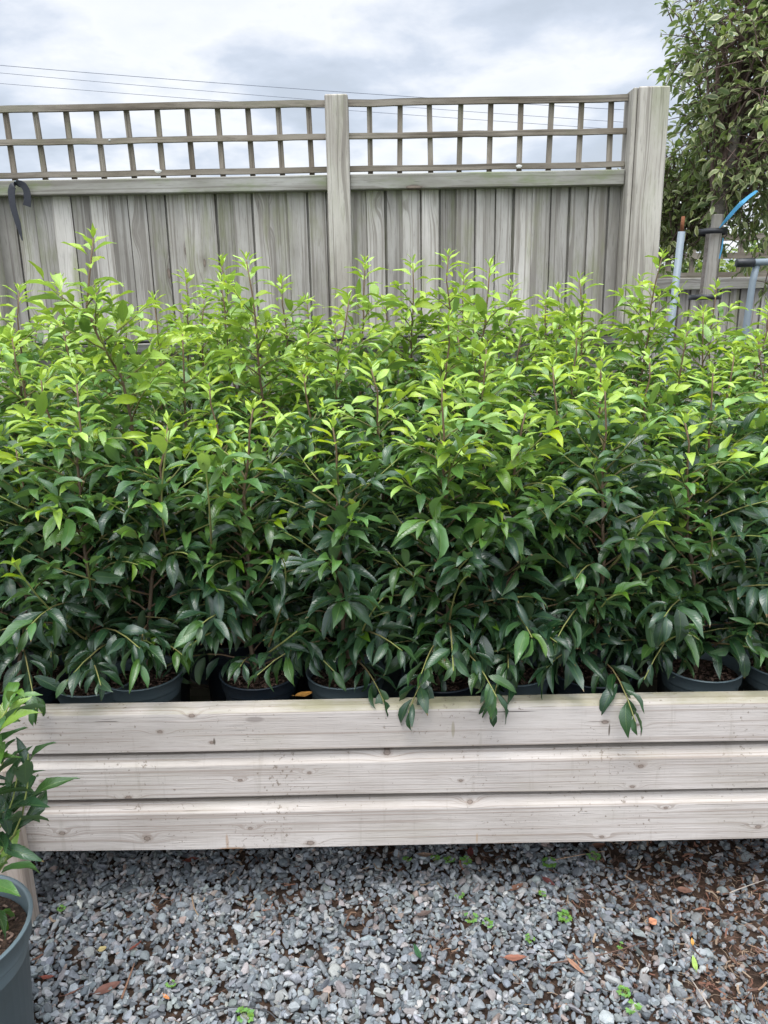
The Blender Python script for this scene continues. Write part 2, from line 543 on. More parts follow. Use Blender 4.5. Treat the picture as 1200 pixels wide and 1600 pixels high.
msk = nt.math('MULTIPLY', nt.smooth(far, 1.6, 2.2), nt.smooth(vo.outputs['Distance'], 0.45, 0.62, 1.0, 0.0))
gc = nt.mix(msk, soil, st)
finish(nt, out, gc, 0.9, nt.math('ADD', n, nt.math('MULTIPLY', msk, 0.6)), 0.8, 0.01, 0.2)
gx = np.concatenate([[-400, -60, -12, -4], np.linspace(-2, 2, 60), [4, 12, 60, 400]])
gy = np.concatenate([[-200, -30, -4], np.linspace(-0.5, 3.0, 60), [6, 15, 60, 900]])
GX, GY = np.meshgrid(gx, gy, indexing='ij')
GZ = (rng.random(GX.shape) - 0.5) * 0.006 * ((np.abs(GX) < 2.0) & (GY < 2.9) & (GY > -0.4))
nx, ny = len(gx), len(gy)
ii = (np.arange(nx - 1)[:, None] * ny + np.arange(ny - 1)[None, :]).ravel()
ground = mk('ground', np.stack([GX, GY, GZ], -1).reshape(-1, 3), np.stack([ii, ii + ny, ii + ny + 1, ii + 1], -1), m, smooth=True)
tag(ground, kind='structure')


# ------------------------------------------------------------------ gravel
def icosphere(sub=1):
    t = (1 + 5 ** 0.5) / 2
    V = [(-1, t, 0), (1, t, 0), (-1, -t, 0), (1, -t, 0), (0, -1, t), (0, 1, t), (0, -1, -t), (0, 1, -t), (t, 0, -1), (t, 0, 1), (-t, 0, -1), (-t, 0, 1)]
    F = [(0, 11, 5), (0, 5, 1), (0, 1, 7), (0, 7, 10), (0, 10, 11), (1, 5, 9), (5, 11, 4), (11, 10, 2), (10, 7, 6), (7, 1, 8),
         (3, 9, 4), (3, 4, 2), (3, 2, 6), (3, 6, 8), (3, 8, 9), (4, 9, 5), (2, 4, 11), (6, 2, 10), (8, 6, 7), (9, 8, 1)]
    V = [np.array(v) / np.linalg.norm(v) for v in V]
    for _ in range(sub):
        mid, NF = {}, []
        for a, b, c in F:
            def gm(p, q):
                k = (min(p, q), max(p, q))
                if k not in mid:
                    x = V[p] + V[q]
                    V.append(x / np.linalg.norm(x)); mid[k] = len(V) - 1
                return mid[k]
            ab, bc, ca = gm(a, b), gm(b, c), gm(c, a)
            NF += [(a, ab, ca), (b, bc, ab), (c, ca, bc), (ab, bc, ca)]
        F = NF
    return np.array(V), np.array(F)


IV, IF = icosphere(1)


def stone_variants(n=24):
    out = []
    for k in range(n):
        r = np.random.default_rng(100 + k)
        V = IV * (1 + 0.10 * (r.random((len(IV), 1)) - 0.5))
        for _ in range(r.integers(9, 15)):
            d = r.normal(size=3); d /= np.linalg.norm(d)
            h = r.uniform(0.36, 0.72)
            dot = V @ d
            V = V - np.clip(dot - h, 0, None)[:, None] * d
        V = V * np.array([r.uniform(1.0, 1.6), r.uniform(0.8, 1.15), r.uniform(0.5, 0.85)])
        out.append(V)
    return np.array(out)


SV = stone_variants()


def rotmats(n, r, tilt=0.5):
    a = r.random(n) * 2 * np.pi
    b = r.normal(size=n) * tilt
    c = r.normal(size=n) * tilt
    ca, sa, cb, sb, cc, s_c = np.cos(a), np.sin(a), np.cos(b), np.sin(b), np.cos(c), np.sin(c)
    Z = np.zeros(n); O = np.ones(n)
    Rz = np.stack([ca, -sa, Z, sa, ca, Z, Z, Z, O], -1).reshape(n, 3, 3)
    Rx = np.stack([O, Z, Z, Z, cb, -sb, Z, sb, cb], -1).reshape(n, 3, 3)
    Ry = np.stack([cc, Z, s_c, Z, O, Z, -s_c, Z, cc], -1).reshape(n, 3, 3)
    return Rz @ Rx @ Ry


def blobs(x, y, seeds, rad):
    v = np.zeros_like(x)
    for (a, b, s) in seeds:
        v = np.maximum(v, np.exp(-(((x - a) ** 2 + (y - b) ** 2) / (s * rad) ** 2)))
    return v


# places where brown litter lies over the stones
_br = np.random.default_rng(5)
LIT = [(float(PG(px, py).x), float(PG(px, py).y), s) for px, py, s in
       [(1150, 1350, 2.6), (1080, 1380, 2.2), (1190, 1400, 2.0), (1010, 1370, 1.0), (1150, 1480, 1.2), (1120, 1440, 1.3), (1180, 1540, 1.2), (1040, 1350, 1.2), (1190, 1440, 1.5), (960, 1340, 1.0), (1000, 1420, 0.7),
        (440, 1400, 0.8), (560, 1440, 0.6), (700, 1490, 0.5), (900, 1420, 0.7), (860, 1560, 0.5), (380, 1350, 0.7), (600, 1340, 0.8), (760, 1345, 0.9), (500, 1500, 0.4), (250, 1420, 0.5), (980, 1500, 0.8), (1100, 1560, 0.7)]]

N = 56000
r = np.random.default_rng(11)
sx = r.uniform(-1.5, 1.5, N)
sy = r.uniform(0.72, 2.25, N)
lit = blobs(sx, sy, LIT, 0.085)
keep = r.random(N) > lit * 0.78
sx, sy, lit = sx[keep], sy[keep], lit[keep]
N = len(sx)
size = np.clip(r.lognormal(math.log(0.0080), 0.34, N), 0.0036, 0.0170)
szz = r.uniform(0.0, 0.019, N) * (1 - 0.5 * lit) + 0.002
var = r.integers(0, len(SV), N)
Rm = rotmats(N, r, 0.45)
V = SV[var] * size[:, None, None]
V = np.einsum('nij,nkj->nki', Rm, V) + np.stack([sx, sy, szz], -1)[:, None, :]
pal = np.array([(0.20, 0.245, 0.275), (0.145, 0.185, 0.215), (0.27, 0.315, 0.335), (0.175, 0.20, 0.225), (0.32, 0.335, 0.33), (0.30, 0.265, 0.255), (0.10, 0.125, 0.15),
                (0.24, 0.20, 0.185), (0.40, 0.40, 0.38), (0.35, 0.36, 0.36), (0.37, 0.24, 0.18), (0.21, 0.26, 0.25)])
pw = np.array([0.2, 0.17, 0.14, 0.11, 0.09, 0.07, 0.06, 0.04, 0.035, 0.05, 0.015, 0.05]); pw /= pw.sum()
pc = pal[r.choice(len(pal), N, p=pw)] * r.uniform(0.62, 1.3, (N, 1)) * (1 - 0.25 * lit[:, None]) * np.array([1, 1, 1])
pc = pc * (1 + r.normal(size=(N, 3)) * 0.03)
pc = (pc * 0.52 + pc.mean(1, keepdims=True) * 0.48) * np.array([0.93, 0.915, 0.895]) * 0.94
C = np.concatenate([np.repeat(pc[:, None, :], len(IV), 1), np.ones((N, len(IV), 1))], -1)
F = (IF[None] + (np.arange(N) * len(IV))[:, None, None]).reshape(-1, 3)
gravel = mk('gravel', V.reshape(-1, 3), F, M_STONE, None, C.reshape(-1, 4))
tag(gravel, kind='stuff')
tag(gravel, 'loose blue grey stone chips covering the ground in front of the bench', 'gravel')

# fine brown litter: needles, straws, bark crumbs
A = Acc()
r = np.random.default_rng(21)
N = 26000
lx = r.uniform(-1.4, 1.4, N); ly = r.uniform(0.75, 2.1, N)
dens = blobs(lx, ly, LIT, 0.10) * np.where(lx > 0.45, 1.0, 0.45) + 0.06
k = r.random(N) < dens
lx, ly = lx[k], ly[k]
N = len(lx)
L = r.uniform(0.008, 0.035, N); W = np.where(r.random(N) < 0.25, r.uniform(0.002, 0.005, N), r.uniform(0.0006, 0.0014, N))
an = r.random(N) * 2 * np.pi
tl = r.normal(size=N) * 0.25
d = np.stack([np.cos(an), np.sin(an), tl], -1)
sd = np.stack([-np.sin(an), np.cos(an), r.normal(size=N) * 0.4], -1)
bend = r.normal(size=N)[:, None] * 0.25
base = np.stack([lx, ly, r.uniform(0.010, 0.026, N) * 0.9], -1)
pts = []
for t in (0, 0.5, 1.0):
    cpt = base + d * (L * (t - 0.5))[:, None] + sd * bend * (L * t * (1 - t))[:, None] * 2
    pts.append(cpt - sd * (W / 2)[:, None])
    pts.append(cpt + sd * (W / 2)[:, None])
V = np.stack(pts, 1)
pal2 = np.array([(0.12, 0.065, 0.045), (0.09, 0.05, 0.035), (0.20, 0.12, 0.075), (0.05, 0.03, 0.02), (0.26, 0.19, 0.13), (0.15, 0.07, 0.045)])
cc = pal2[r.integers(0, len(pal2), N)] * r.uniform(0.7, 1.3, (N, 1))
C = np.concatenate([np.repeat(cc[:, None, :], 6, 1), np.ones((N, 6, 1))], -1)
F = np.array([[0, 2, 3, 1], [2, 4, 5, 3]])[None] + (np.arange(N) * 6)[:, None, None]
lo = mk('plant_litter', V.reshape(-1, 3), F.reshape(-1, 4), M_LITTER, None, C.reshape(-1, 4))
tag(lo, 'brown needles, straws and bark crumbs strewn over the stones', 'plant litter', kind='stuff')


# ------------------------------------------------------------------ leaves (vectorised)
TROW = np.array([0.0, 0.10, 0.25, 0.42, 0.60, 0.78, 0.91, 1.0])
WROW = np.array([0.0, 0.42, 0.82, 1.0, 0.86, 0.50, 0.19, 0.0])


def leaf_batch(A, pos, dirn, L, Wd, bend, fold, roll, age, rnd, petiole=0.12, wprof=WROW):
    """adds n leaves. each leaf: arching blade folded along its midrib"""
    n = len(pos)
    pos, dirn = np.asarray(pos, float), np.asarray(dirn, float)
    dirn = dirn / (np.linalg.norm(dirn, axis=1)[:, None] + 1e-9)
    up = np.tile([0.0, 0.0, 1.0], (n, 1))
    s = np.cross(dirn, up)
    nrm = np.linalg.norm(s, axis=1)[:, None]
    s = np.where(nrm > 0.05, s / (nrm + 1e-9), np.array([1.0, 0, 0]))
    u = np.cross(s, dirn)
    cr, sr = np.cos(roll)[:, None], np.sin(roll)[:, None]
    s, u = s * cr + u * sr, u * cr - s * sr
    pos0 = pos + dirn * (L * petiole)[:, None]
    rows = []
    cols = []
    b = np.where(np.abs(bend) < 0.05, 0.05, bend)
    wav = np.random.default_rng(n).random(n) * 6.28
    for t, wv in zip(TROW, wprof):
        fx = (np.sin(b * t) / b * L)[:, None]
        fz = (-(1 - np.cos(b * t)) / b * L)[:, None]
        cpt = pos0 + dirn * fx + u * fz
        nl = u * np.cos(b * t)[:, None] + dirn * np.sin(b * t)[:, None]
        if wv == 0:
            rows.append(cpt[:, None])
            cols.append(np.stack([age, rnd, np.full(n, 0.5), np.full(n, t)], -1)[:, None])
        else:
            hw = (Wd * wv / 2)[:, None]
            wob = (0.10 * Wd * np.sin(wav + t * 11))[:, None]
            wob2 = (0.10 * Wd * np.sin(wav * 1.7 + t * 9))[:, None]
            lft = cpt - s * hw * np.cos(fold)[:, None] + nl * (hw * np.sin(fold)[:, None] + wob)
            rgt = cpt + s * hw * np.cos(fold)[:, None] + nl * (hw * np.sin(fold)[:, None] + wob2)
            rows.append(np.stack([lft, cpt, rgt], 1))
            cols.append(np.stack([np.stack([age, rnd, np.full(n, sv), np.full(n, t)], -1) for sv in (0.0, 0.5, 1.0)], 1))
    V = np.concatenate(rows, 1)
    C = np.concatenate(cols, 1)
    k = V.shape[1]
    nr = len(TROW) - 2
    f3 = [[0, 1, 2][::-1], [0, 2, 3][::-1]]
    f4 = []
    for q in range(nr - 1):
        a = 1 + q * 3
        f4 += [[a, a + 1, a + 4, a + 3], [a + 1, a + 2, a + 5, a + 4]]
    a = 1 + (nr - 1) * 3
    f3 += [[a, a + 1, k - 1], [a + 1, a + 2, k - 1]]
    offs = (np.arange(n) * k)[:, None, None]
    A.add(V.reshape(-1, 3), (np.array(f3)[None] + offs).reshape(-1, 3), (np.array(f4)[None] + offs).reshape(-1, 4), C.reshape(-1, 4))


def bez(p0, p1, p2, n):
    t = np.linspace(0, 1, n)[:, None]
    return (1 - t) ** 2 * p0 + 2 * t * (1 - t) * p1 + t ** 2 * p2


class LeafBuf:
    def __init__(self):
        self.p, self.d, self.L, self.W, self.b, self.f, self.r, self.a, self.g = ([] for _ in range(9))

    def put(self, p, d, L, W, b, f, r, a, g):
        for k, v in zip((self.p, self.d, self.L, self.W, self.b, self.f, self.r, self.a, self.g), (p, d, L, W, b, f, r, a, g)):
            k.append(v)

    def flush(self, A, petiole=0.12):
        ar = [np.array(x, float) for x in (self.p, self.d, self.L, self.W, self.b, self.f, self.r, self.a, self.g)]
        ar[7] = np.clip(ar[7], 0, 1)
        leaf_batch(A, *ar, petiole=petiole)


def shoot(LB, S, p0, p1, p2, r0, rr, n_leaf, leafL, age_light0, agetip, cyoung, start=0.15, droop=0.0):
    """side shoot with alternate leaves"""
    pts = bez(p0, p1, p2, 7)
    S.tube(pts, np.linspace(r0, r0 * 0.5, 7), 5, np.stack([np.linspace(max(cyoung - 0.3, 0.3), min(cyoung + 0.3, 1.0), 7), np.zeros(7), np.zeros(7), np.ones(7)], -1), cap=False)
    ph = rr.random() * 6.28
    for j in range(n_leaf):
        t = start + (1 - start) * (j + 0.5 * rr.random()) / n_leaf
        t = min(t, 1.0)
        q = (1 - t) ** 2 * p0 + 2 * t * (1 - t) * p1 + t ** 2 * p2
        tg = 2 * (1 - t) * (p1 - p0) + 2 * t * (p2 - p1)
        tg = tg / (np.linalg.norm(tg) + 1e-9)
        ph += 2.4 + rr.normal() * 0.3
        a = np.cross(tg, [0, 0, 1.0]); a /= (np.linalg.norm(a) + 1e-9)
        b = np.cross(a, tg)
        side = a * math.cos(ph) + b * math.sin(ph) * 0.6
        tip = j >= n_leaf - 3
        young = agetip if tip else 0.0
        spread = 0.55 if tip else 0.95
        dd = tg * (1.0 if tip else 0.62) + side * spread + np.array([0, 0, (0.30 if tip else 0.26) - droop])
        sz = leafL * (0.55 + 0.2 * rr.random() if j == n_leaf - 1 else (0.75 if j == n_leaf - 2 else 0.85 + 0.35 * rr.random()))
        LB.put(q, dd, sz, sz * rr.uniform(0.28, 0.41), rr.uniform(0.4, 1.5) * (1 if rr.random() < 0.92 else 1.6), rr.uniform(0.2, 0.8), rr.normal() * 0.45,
               age_light0 + young * rr.uniform(0.6, 1.1) + rr.normal() * 0.06, rr.random())


def laurel(base, top, seed, leafL=0.078, spread=1.0, lower=0.06, step=0.030, front=False, density=1.0, crook=False):
    """stem and foliage accumulators of one laurel, world coordinates"""
    rr = np.random.default_rng(seed)
    S, LF, LB = Acc(), Acc(), LeafBuf()
    base, top = np.array(base, float), np.array(top, float)
    H = top[2] - base[2]
    n = 14
    tt = np.linspace(0, 1, n)
    wob = np.cumsum(rr.normal(size=(n, 2)) * 0.006, axis=0)
    wob -= tt[:, None] * wob[-1]
    pts = base + (top - base) * tt[:, None]
    pts[:, :2] += wob + (np.sin(tt * np.pi)[:, None] * rr.normal(size=2) * 0.02)
    if crook:
        pts[:, 0] -= 0.055 * np.exp(-((tt - 0.84) / 0.11) ** 2)
    rad = 0.0072 * (1 - 0.72 * tt)
    S.tube(pts, rad, 7, np.stack([np.clip((tt - 0.45) * 0.9, 0, 0.9), tt * 0, tt * 0, tt * 0 + 1], -1))

    def at(t):
        f = t * (n - 1); i = min(int(f), n - 2)
        return pts[i] + (pts[i + 1] - pts[i]) * (f - i)
    ragg = rr.normal() * 0.05
    az = rr.random() * 6.28
    z = lower
    while z < H - 0.13:
        t = z / H
        az += 2.4 + rr.normal() * 0.35
        p0 = at(t)
        hd = np.array([math.cos(az), math.sin(az), 0.0])
        ln = spread * (0.25 * (1 - t) + 0.072) * rr.uniform(0.7, 1.25)
        if t < 0.22:
            ln *= 0.8
        el = R(rr.uniform(25, 55))
        p1 = p0 + (hd * math.cos(el) + np.array([0, 0, math.sin(el)])) * ln * 0.55
        p2 = p0 + hd * ln * 0.85 + np.array([0, 0, ln * rr.uniform(0.25, 0.8)]) if t > 0.3 else p0 + hd * ln + np.array([0, 0, ln * rr.uniform(-0.15, 0.4)])
        nl = max(4, int(ln / 0.0165 * density))
        wh = p0[2]
        age_light0 = np.clip((wh - 0.99 + ragg) * 1.9, 0, 0.68) + (0.05 if t > 0.3 else 0) + rr.normal() * 0.09  # young growth upward, plus painted shade: low leaves dark, top leaves bright
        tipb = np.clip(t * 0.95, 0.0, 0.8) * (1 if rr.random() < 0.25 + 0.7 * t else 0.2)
        shoot(LB, S, p0, p1, p2, 0.0026, rr, nl, leafL * rr.uniform(0.80, 1.22), age_light0, tipb, 0.45 + 0.5 * t, droop=0.75 * (1 - t) ** 1.5)
        z += step * rr.uniform(0.7, 1.3)
    # leader
    ph = rr.random() * 6.28
    zl = H * 0.50
    while zl < H:
        t = zl / H
        u = (H - zl)
        ph += 2.4 + rr.normal() * 0.25
        e = 0.42 + 0.5 * max(0, 1 - u / 0.08)
        dd = np.array([math.cos(ph), math.sin(ph), e + rr.normal() * 0.1])
        sz = leafL * (rr.uniform(0.85, 1.15) if u > 0.04 else 0.55 + u / 0.04 * 0.4)
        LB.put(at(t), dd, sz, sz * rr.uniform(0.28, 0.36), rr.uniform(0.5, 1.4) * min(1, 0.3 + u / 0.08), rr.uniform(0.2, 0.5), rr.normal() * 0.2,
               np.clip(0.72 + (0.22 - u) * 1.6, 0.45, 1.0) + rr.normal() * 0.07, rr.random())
        zl += 0.016 if u > 0.06 else 0.0075
    for q in range(3):
        dd = np.array([math.cos(ph + q * 2.1) * 0.4, math.sin(ph + q * 2.1) * 0.4, 1.0])
        LB.put(at(1.0), dd, leafL * rr.uniform(0.35, 0.5), leafL * 0.12, 0.4, 0.6, 0.0, 1.0, rr.random())
    return S, LF, LB, rr


def pot_mesh(c, r0, h, taper=0.80):
    A = Acc()
    rb = r0 * taper
    w_ = 0.0022
    pr = [(0.001, 0.001), (rb * 0.97, 0.001), (rb, 0.004), (r0 * 0.965 - (r0 * 0.965 - rb) * 0.14, h * 0.86), (r0 * 0.992, h * 0.865), (r0 * 1.0, h * 0.875), (r0 * 1.012, h * 0.985),
          (r0 * 1.045, h * 0.988), (r0 * 1.05, h * 0.996), (r0 * 1.04, h), (r0 * 1.0, h), (r0 * 0.985, h * 0.99), (r0 * 0.965, h * 0.87), (r0 * 0.94, h * 0.80), (rb * 0.9, h * 0.3)]
    A.lathe(pr, c, 48)
    return A


def soil_mesh(c, r0, rr):
    A = Acc()
    seg, rings = 28, 7
    V = [(c[0], c[1], c[2] + 0.004)]
    for i in range(1, rings + 1):
        for j in range(seg):
            a = j * 2 * math.pi / seg
            rad = r0 * i / rings
            V.append((c[0] + rad * math.cos(a), c[1] + rad * math.sin(a), c[2] + (rr.random() - 0.5) * 0.008 * (i < rings)))
    f3 = [[0, 1 + j, 1 + (j + 1) % seg] for j in range(seg)]
    f4 = [[1 + (i - 1) * seg + j, 1 + i * seg + j, 1 + i * seg + (j + 1) % seg, 1 + (i - 1) * seg + (j + 1) % seg] for i in range(1, rings) for j in range(seg)]
    A.add(V, f3, f4, (0.05, 0.03, 0.02, 1))
    return A


def chips_mesh(c, r0, rr, n=260):
    """bark chips lying on a pot's soil"""
    A = Acc()
    for _ in range(n):
        a = rr.random() * 6.28; q = math.sqrt(rr.random()) * r0 * 0.93
        M = Matrix.Translation((c[0] + q * math.cos(a), c[1] + q * math.sin(a), c[2] + 0.004 + rr.random() * 0.006)) @ Matrix.Rotation(rr.random() * 6.28, 4, 'Z') @ Matrix.Rotation(rr.normal() * 0.35, 4, 'X') @ Matrix.Rotation(rr.normal() * 0.3, 4, 'Y')
        l_, w_, h_ = rr.uniform(0.002, 0.007), rr.uniform(0.001, 0.003), rr.uniform(0.0006, 0.0016)
        cc = np.array([(0.12, 0.07, 0.05), (0.07, 0.04, 0.03), (0.17, 0.11, 0.08), (0.04, 0.025, 0.018)][rr.integers(0, 4)]) * rr.uniform(0.8, 1.3)
        A.box((-l_, -w_, -h_), (l_, w_, h_), (*cc, 1), 0.0006, M)
    return A


def potted_laurel(name, c, r0, h, top, seed, label, group, potmat=None, detail=True, **kw):
    root = empty(name, c)
    tag(root, label, 'potted shrub', group)
    o = tuple(c)
    pot_mesh(c, r0, h).build('pot', potmat or M_POT, root, True, o)
    rr0 = np.random.default_rng(seed + 900)
    sc_ = (c[0], c[1], c[2] + h * 0.88)
    so = soil_mesh(sc_, r0 * 0.955, rr0).build('soil', M_SOIL, root, True, o)
    if detail:
        chips_mesh(sc_, r0 * 0.9, rr0).build('bark_chips', M_LITTER, so, False, o)
    S, LF, LB, rr = laurel((c[0], c[1], sc_[2] - 0.02), top, seed, **kw)
    return root, S, LF, LB, rr, o


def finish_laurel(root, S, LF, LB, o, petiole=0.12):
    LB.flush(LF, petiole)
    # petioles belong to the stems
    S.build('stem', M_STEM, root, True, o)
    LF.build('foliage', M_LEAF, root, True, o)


# ------------------------------------------------------------------ bench
BY = 1.64          # front face of the boards
BT = 0.044
edges = [(1090, 1166), (1169, 1247), (1250, 1322)]
zt = P(600, 1108, BY).z
zb = P(600, 1322, BY).z
ztop = P(600, 1090, BY + BT).z
bh = (ztop - zb) / 3
SHELF = ztop - 0.255
bench = empty('nursery_bench', (0, BY, 0))
tag(bench, 'low timber plant bench with three whitewashed front boards above the gravel', 'bench')
kn_px = [[(250, 1143), (331, 1160), (945, 1128), (995, 1133), (300, 1118), (765, 1108)],
         [(483, 1208), (200, 1247), (720, 1220), (1001, 1197), (988, 1229), (375, 1220), (68, 1222), (605, 1181)],
         [(391, 1294), (940, 1307), (97, 1302), (485, 1317), (1185, 1292), (735, 1256), (230, 1310), (1040, 1262)]]
for bi in range(3):
    z1 = ztop - bi * bh
    z0 = z1 - bh + (0.018 if bi < 2 else 0)
    kn = []
    for (a, b) in kn_px[bi]:
        q = P(a, b, BY)
        kn.append((q.x, q.z, random.uniform(0.0045, 0.0085)))
    q1 = P(362, 1322, BY); q2 = P(795, 1320, BY); q3 = P(1000, 1316, BY); q4 = P(398, 1124, BY)
    st = [(q1.x, zb, 0.05, 0.007, (0.30, 0.16, 0.07), 0.8), (q1.x - 0.01, zb + 0.02, 0.005, 0.03, (0.35, 0.2, 0.1), 0.5), (q2.x, zb, 0.09, 0.006, (0.32, 0.17, 0.08), 0.7),
          (q3.x, zb, 0.05, 0.005, (0.32, 0.17, 0.08), 0.7), (q2.x - 0.08, zb + 0.018, 0.004, 0.022, (0.38, 0.24, 0.12), 0.5)] if bi == 2 else \
        ([(q4.x, q4.z, 0.03, 0.010, (0.2, 0.17, 0.15), 0.6), (P(800, 1112, BY).x, P(800, 1112, BY).z, 0.075, 0.0016, (0.06, 0.05, 0.04), 1.0), (P(952, 1140, BY).x, P(952, 1140, BY).z, 0.0028, 0.022, (0.10, 0.08, 0.06), 0.9), (P(1002, 1142, BY).x, P(1002, 1142, BY).z, 0.0028, 0.020, (0.10, 0.08, 0.06), 0.9), (P(335, 1158, BY).x, P(335, 1158, BY).z, 0.004, 0.014, (0.10, 0.08, 0.06), 0.9), (P(708, 1140, BY).x, P(708, 1140, BY).z, 0.006, 0.03, (0.25, 0.22, 0.14), 0.6)] if bi == 0 else None)
    M_B = wood_mat('whitewashed_board', 0, (0.43, 0.385, 0.345), (0.57, 0.52, 0.475), (0.25, 0.19, 0.15), (0.27, 0.25, 0.15), 0.14, kn, None, 260.0, 0.75,
                   0.8 if bi == 0 else 0.1, 0.9, st, 0.7, 300.0, 0.7)
    # profile (y depth, z): flat face below, hollow shoulder above
    d_ = 0.015 if bi else 0.009
    sh = 0.028 if bi else 0.012
    prof = [(BY, z0 + 0.003), (BY + 0.003, z0), (BY + BT, z0), (BY + BT, z1)]
    if bi == 0:
        prof += [(BY + 0.014, z1), (BY + 0.006, z1 - 0.003), (BY + 0.001, z1 - 0.009), (BY, z1 - 0.014)]
    else:
        prof += [(BY + d_ + 0.003, z1), (BY + d_ + 0.001, z1 - 0.002), (BY + 0.0022, z1 - 0.0195), (BY + 0.0007, z1 - 0.0215), (BY, z1 - 0.024)]
    prof = np.array(prof)
    xs = np.linspace(-1.95, 2.05, 90)
    rb = np.random.default_rng(40 + bi)
    bow = np.interp(xs, np.linspace(-2, 2.1, 12), rb.normal(size=12) * 0.0009)
    bow2 = np.interp(xs, np.linspace(-2, 2.1, 9), rb.normal(size=9) * 0.0011)
    V = np.array([[x, yy + bow2[i], zz_ + bow[i]] for i, x in enumerate(xs) for (yy, zz_) in prof])
    k = len(prof)
    i = np.arange(len(xs) - 1)[:, None] * k
    j = np.arange(k)[None, :]
    j2 = (j + 1) % k
    F = np.stack([i + j, i + j2, i + j2 + k, i + j + k], -1).reshape(-1, 4)[:, ::-1]
    A = Acc()
    A.add(V, None, F, (0.13 + 0.29 * bi, 0.5, 0, 1))
    ends = [[0] + [q for q in range(k)][::-1][:0]]
    cap0 = [[0, q, q + 1] for q in range(1, k - 1)]
    A.F3.append(np.array(cap0)); A.F3.append(np.array(cap0)[:, ::-1] + (len(xs) - 1) * k)
    o = A.build('board', M_B, bench, False, (0, 0, 0))
    o.location = (0, -BY, 0)
    zb_board = z0

M_FRAME = wood_mat('bench_frame_wood', 0, (0.20, 0.16, 0.12), (0.28, 0.23, 0.18), (0.10, 0.075, 0.05), algae_amt=0.2, voro=(2.0, 6.0, 0.06), rough=0.85)
M_LEG = wood_mat('bench_leg_wood', 2, (0.40, 0.33, 0.27), (0.48, 0.41, 0.35), (0.25, 0.19, 0.15), algae_amt=0.1, voro=(2.0, 6.0, 0.05), rough=0.8)
lc = P(34, 1330, 1.60)
for (x0, y0) in ((lc.x - 0.10, 1.592), (lc.x - 0.10, 3.30), (1.75, 1.70), (1.75, 3.30)):
    A = Acc()
    hgt = P(20, 1200, 1.60).z if y0 < 1.6 else SHELF - 0.10
    A.box((x0, y0 - 0.0, 0), (x0 + 0.10, y0 + (BY - y0 - 0.002 if y0 < 1.6 else 0.08), hgt), (random.random(), 0.45, 0, 1), 0.004)
    o = A.build('leg', M_LEG, bench)
    o.location = (0, -BY, 0)
A = Acc()
yy = BY + BT + 0.01
while yy < 3.42:
    A.box((-1.93, yy, SHELF - 0.022), (2.03, yy + 0.095, SHELF), (random.random(), random.uniform(0.3, 0.7), 0, 1), 0.003)
    yy += 0.112
o = A.build('shelf', M_FRAME, bench); o.location = (0, -BY, 0)
A = Acc()
for x0 in (-1.6, -0.8, 0.1, 0.95, 1.7):
    A.box((x0, BY + BT + 0.003, SHELF - 0.115), (x0 + 0.045, 3.42, SHELF - 0.024), (random.random(), 0.4, 0, 1), 0.003)
o = A.build('joist', M_FRAME, bench); o.location = (0, -BY, 0)

# ------------------------------------------------------------------ laurels on the bench
GRP = 'potted laurels packed on the bench'
NUM = ['first', 'second', 'third', 'fourth', 'fifth', 'sixth', 'seventh', 'eighth', 'ninth', 'tenth', 'eleventh', 'twelfth', 'thirteenth', 'fourteenth', 'fifteenth', 'sixteenth']
POTH, POTR = 0.252, 0.100
FRONT = [  # px of stem at the pot, tip px, tip py, label
    (-95, -110, 640, None),
    (28, 25, 700, 'laurel with a bright sprig leaning over the wide dark pot at the bench end'),
    (148, 120, 600, 'laurel in the pale rimmed pot standing beside the wide dark pot'),
    (222, 262, 662, 'laurel with thick brown lower stem and lime shoot high in its front'),
    (405, 395, 640, 'laurel above the pot where an orange leaf lies near the board'),
    (540, 520, 668, 'laurel whose round pot shows between leaf sprays at mid board'),
    (690, 690, 600, 'front laurel with many drooping dark leaves right of the exposed round pot'),
    (800, 822, 640, 'front laurel whose leaves hang over the cracked stretch of the top board'),
    (925, 945, 600, 'front laurel with bright broad leaves up an upright yellow green leader'),
    (1095, 1070, 660, 'front laurel with slanting reddish stem above exposed bark chips'),
    (1225, 1230, 640, 'dark front laurel at the photo edge with a sprig hanging over the board'),
]
Y0 = 1.835
plants = []
for i, (px, tx, ty, lab) in enumerate(FRONT):
    b = P(px, 1040, Y0 + random.uniform(-0.02, 0.02))
    big = i == 1
    c = (b.x, b.y, SHELF + 0.001)
    tp = P(tx, ty, b.y + random.uniform(0.0, 0.10))
    lab = lab or 'front laurel just outside the frame beyond the bench end post'
    root, S, LF, LB, rr, o = potted_laurel('potted_laurel', c, 0.125 if big else POTR, POTH + (0.008 if big else random.uniform(-0.006, 0.004)), tp, 300 + i, lab, GRP,
                                           M_POT_DARK if i in (1, 4, 6, 8) else M_POT, spread=1.10, lower=0.085 if i in (1, 2, 3) else 0.05, step=0.0145)
    # low sprays reaching out over the board
    for q in range(1 if i in (1, 2, 3) else (4 if i in (4, 5) else 7)):
        az = R(rr.uniform(190, 350))
        hd = np.array([math.cos(az), math.sin(az), 0.0])
        p0 = np.array([c[0], c[1], SHELF + POTH + rr.uniform(0.03, 0.16)])
        ln = rr.uniform(0.12, 0.20)
        shoot(LB, S, p0, p0 + hd * ln * 0.5 + np.array([0, 0, ln * 0.5]), p0 + hd * ln * (0.62 if hd[1] < -0.6 else 0.9) + np.array([0, 0, ln * rr.uniform(0.25, 0.75)]), 0.0024, rr, 9, 0.078,
              0.03, 0.45 if (q == 0 and i % 2) else 0.05, 0.5, 0.2, 0.2)
    plants.append((root, S, LF, LB, rr, o, c))


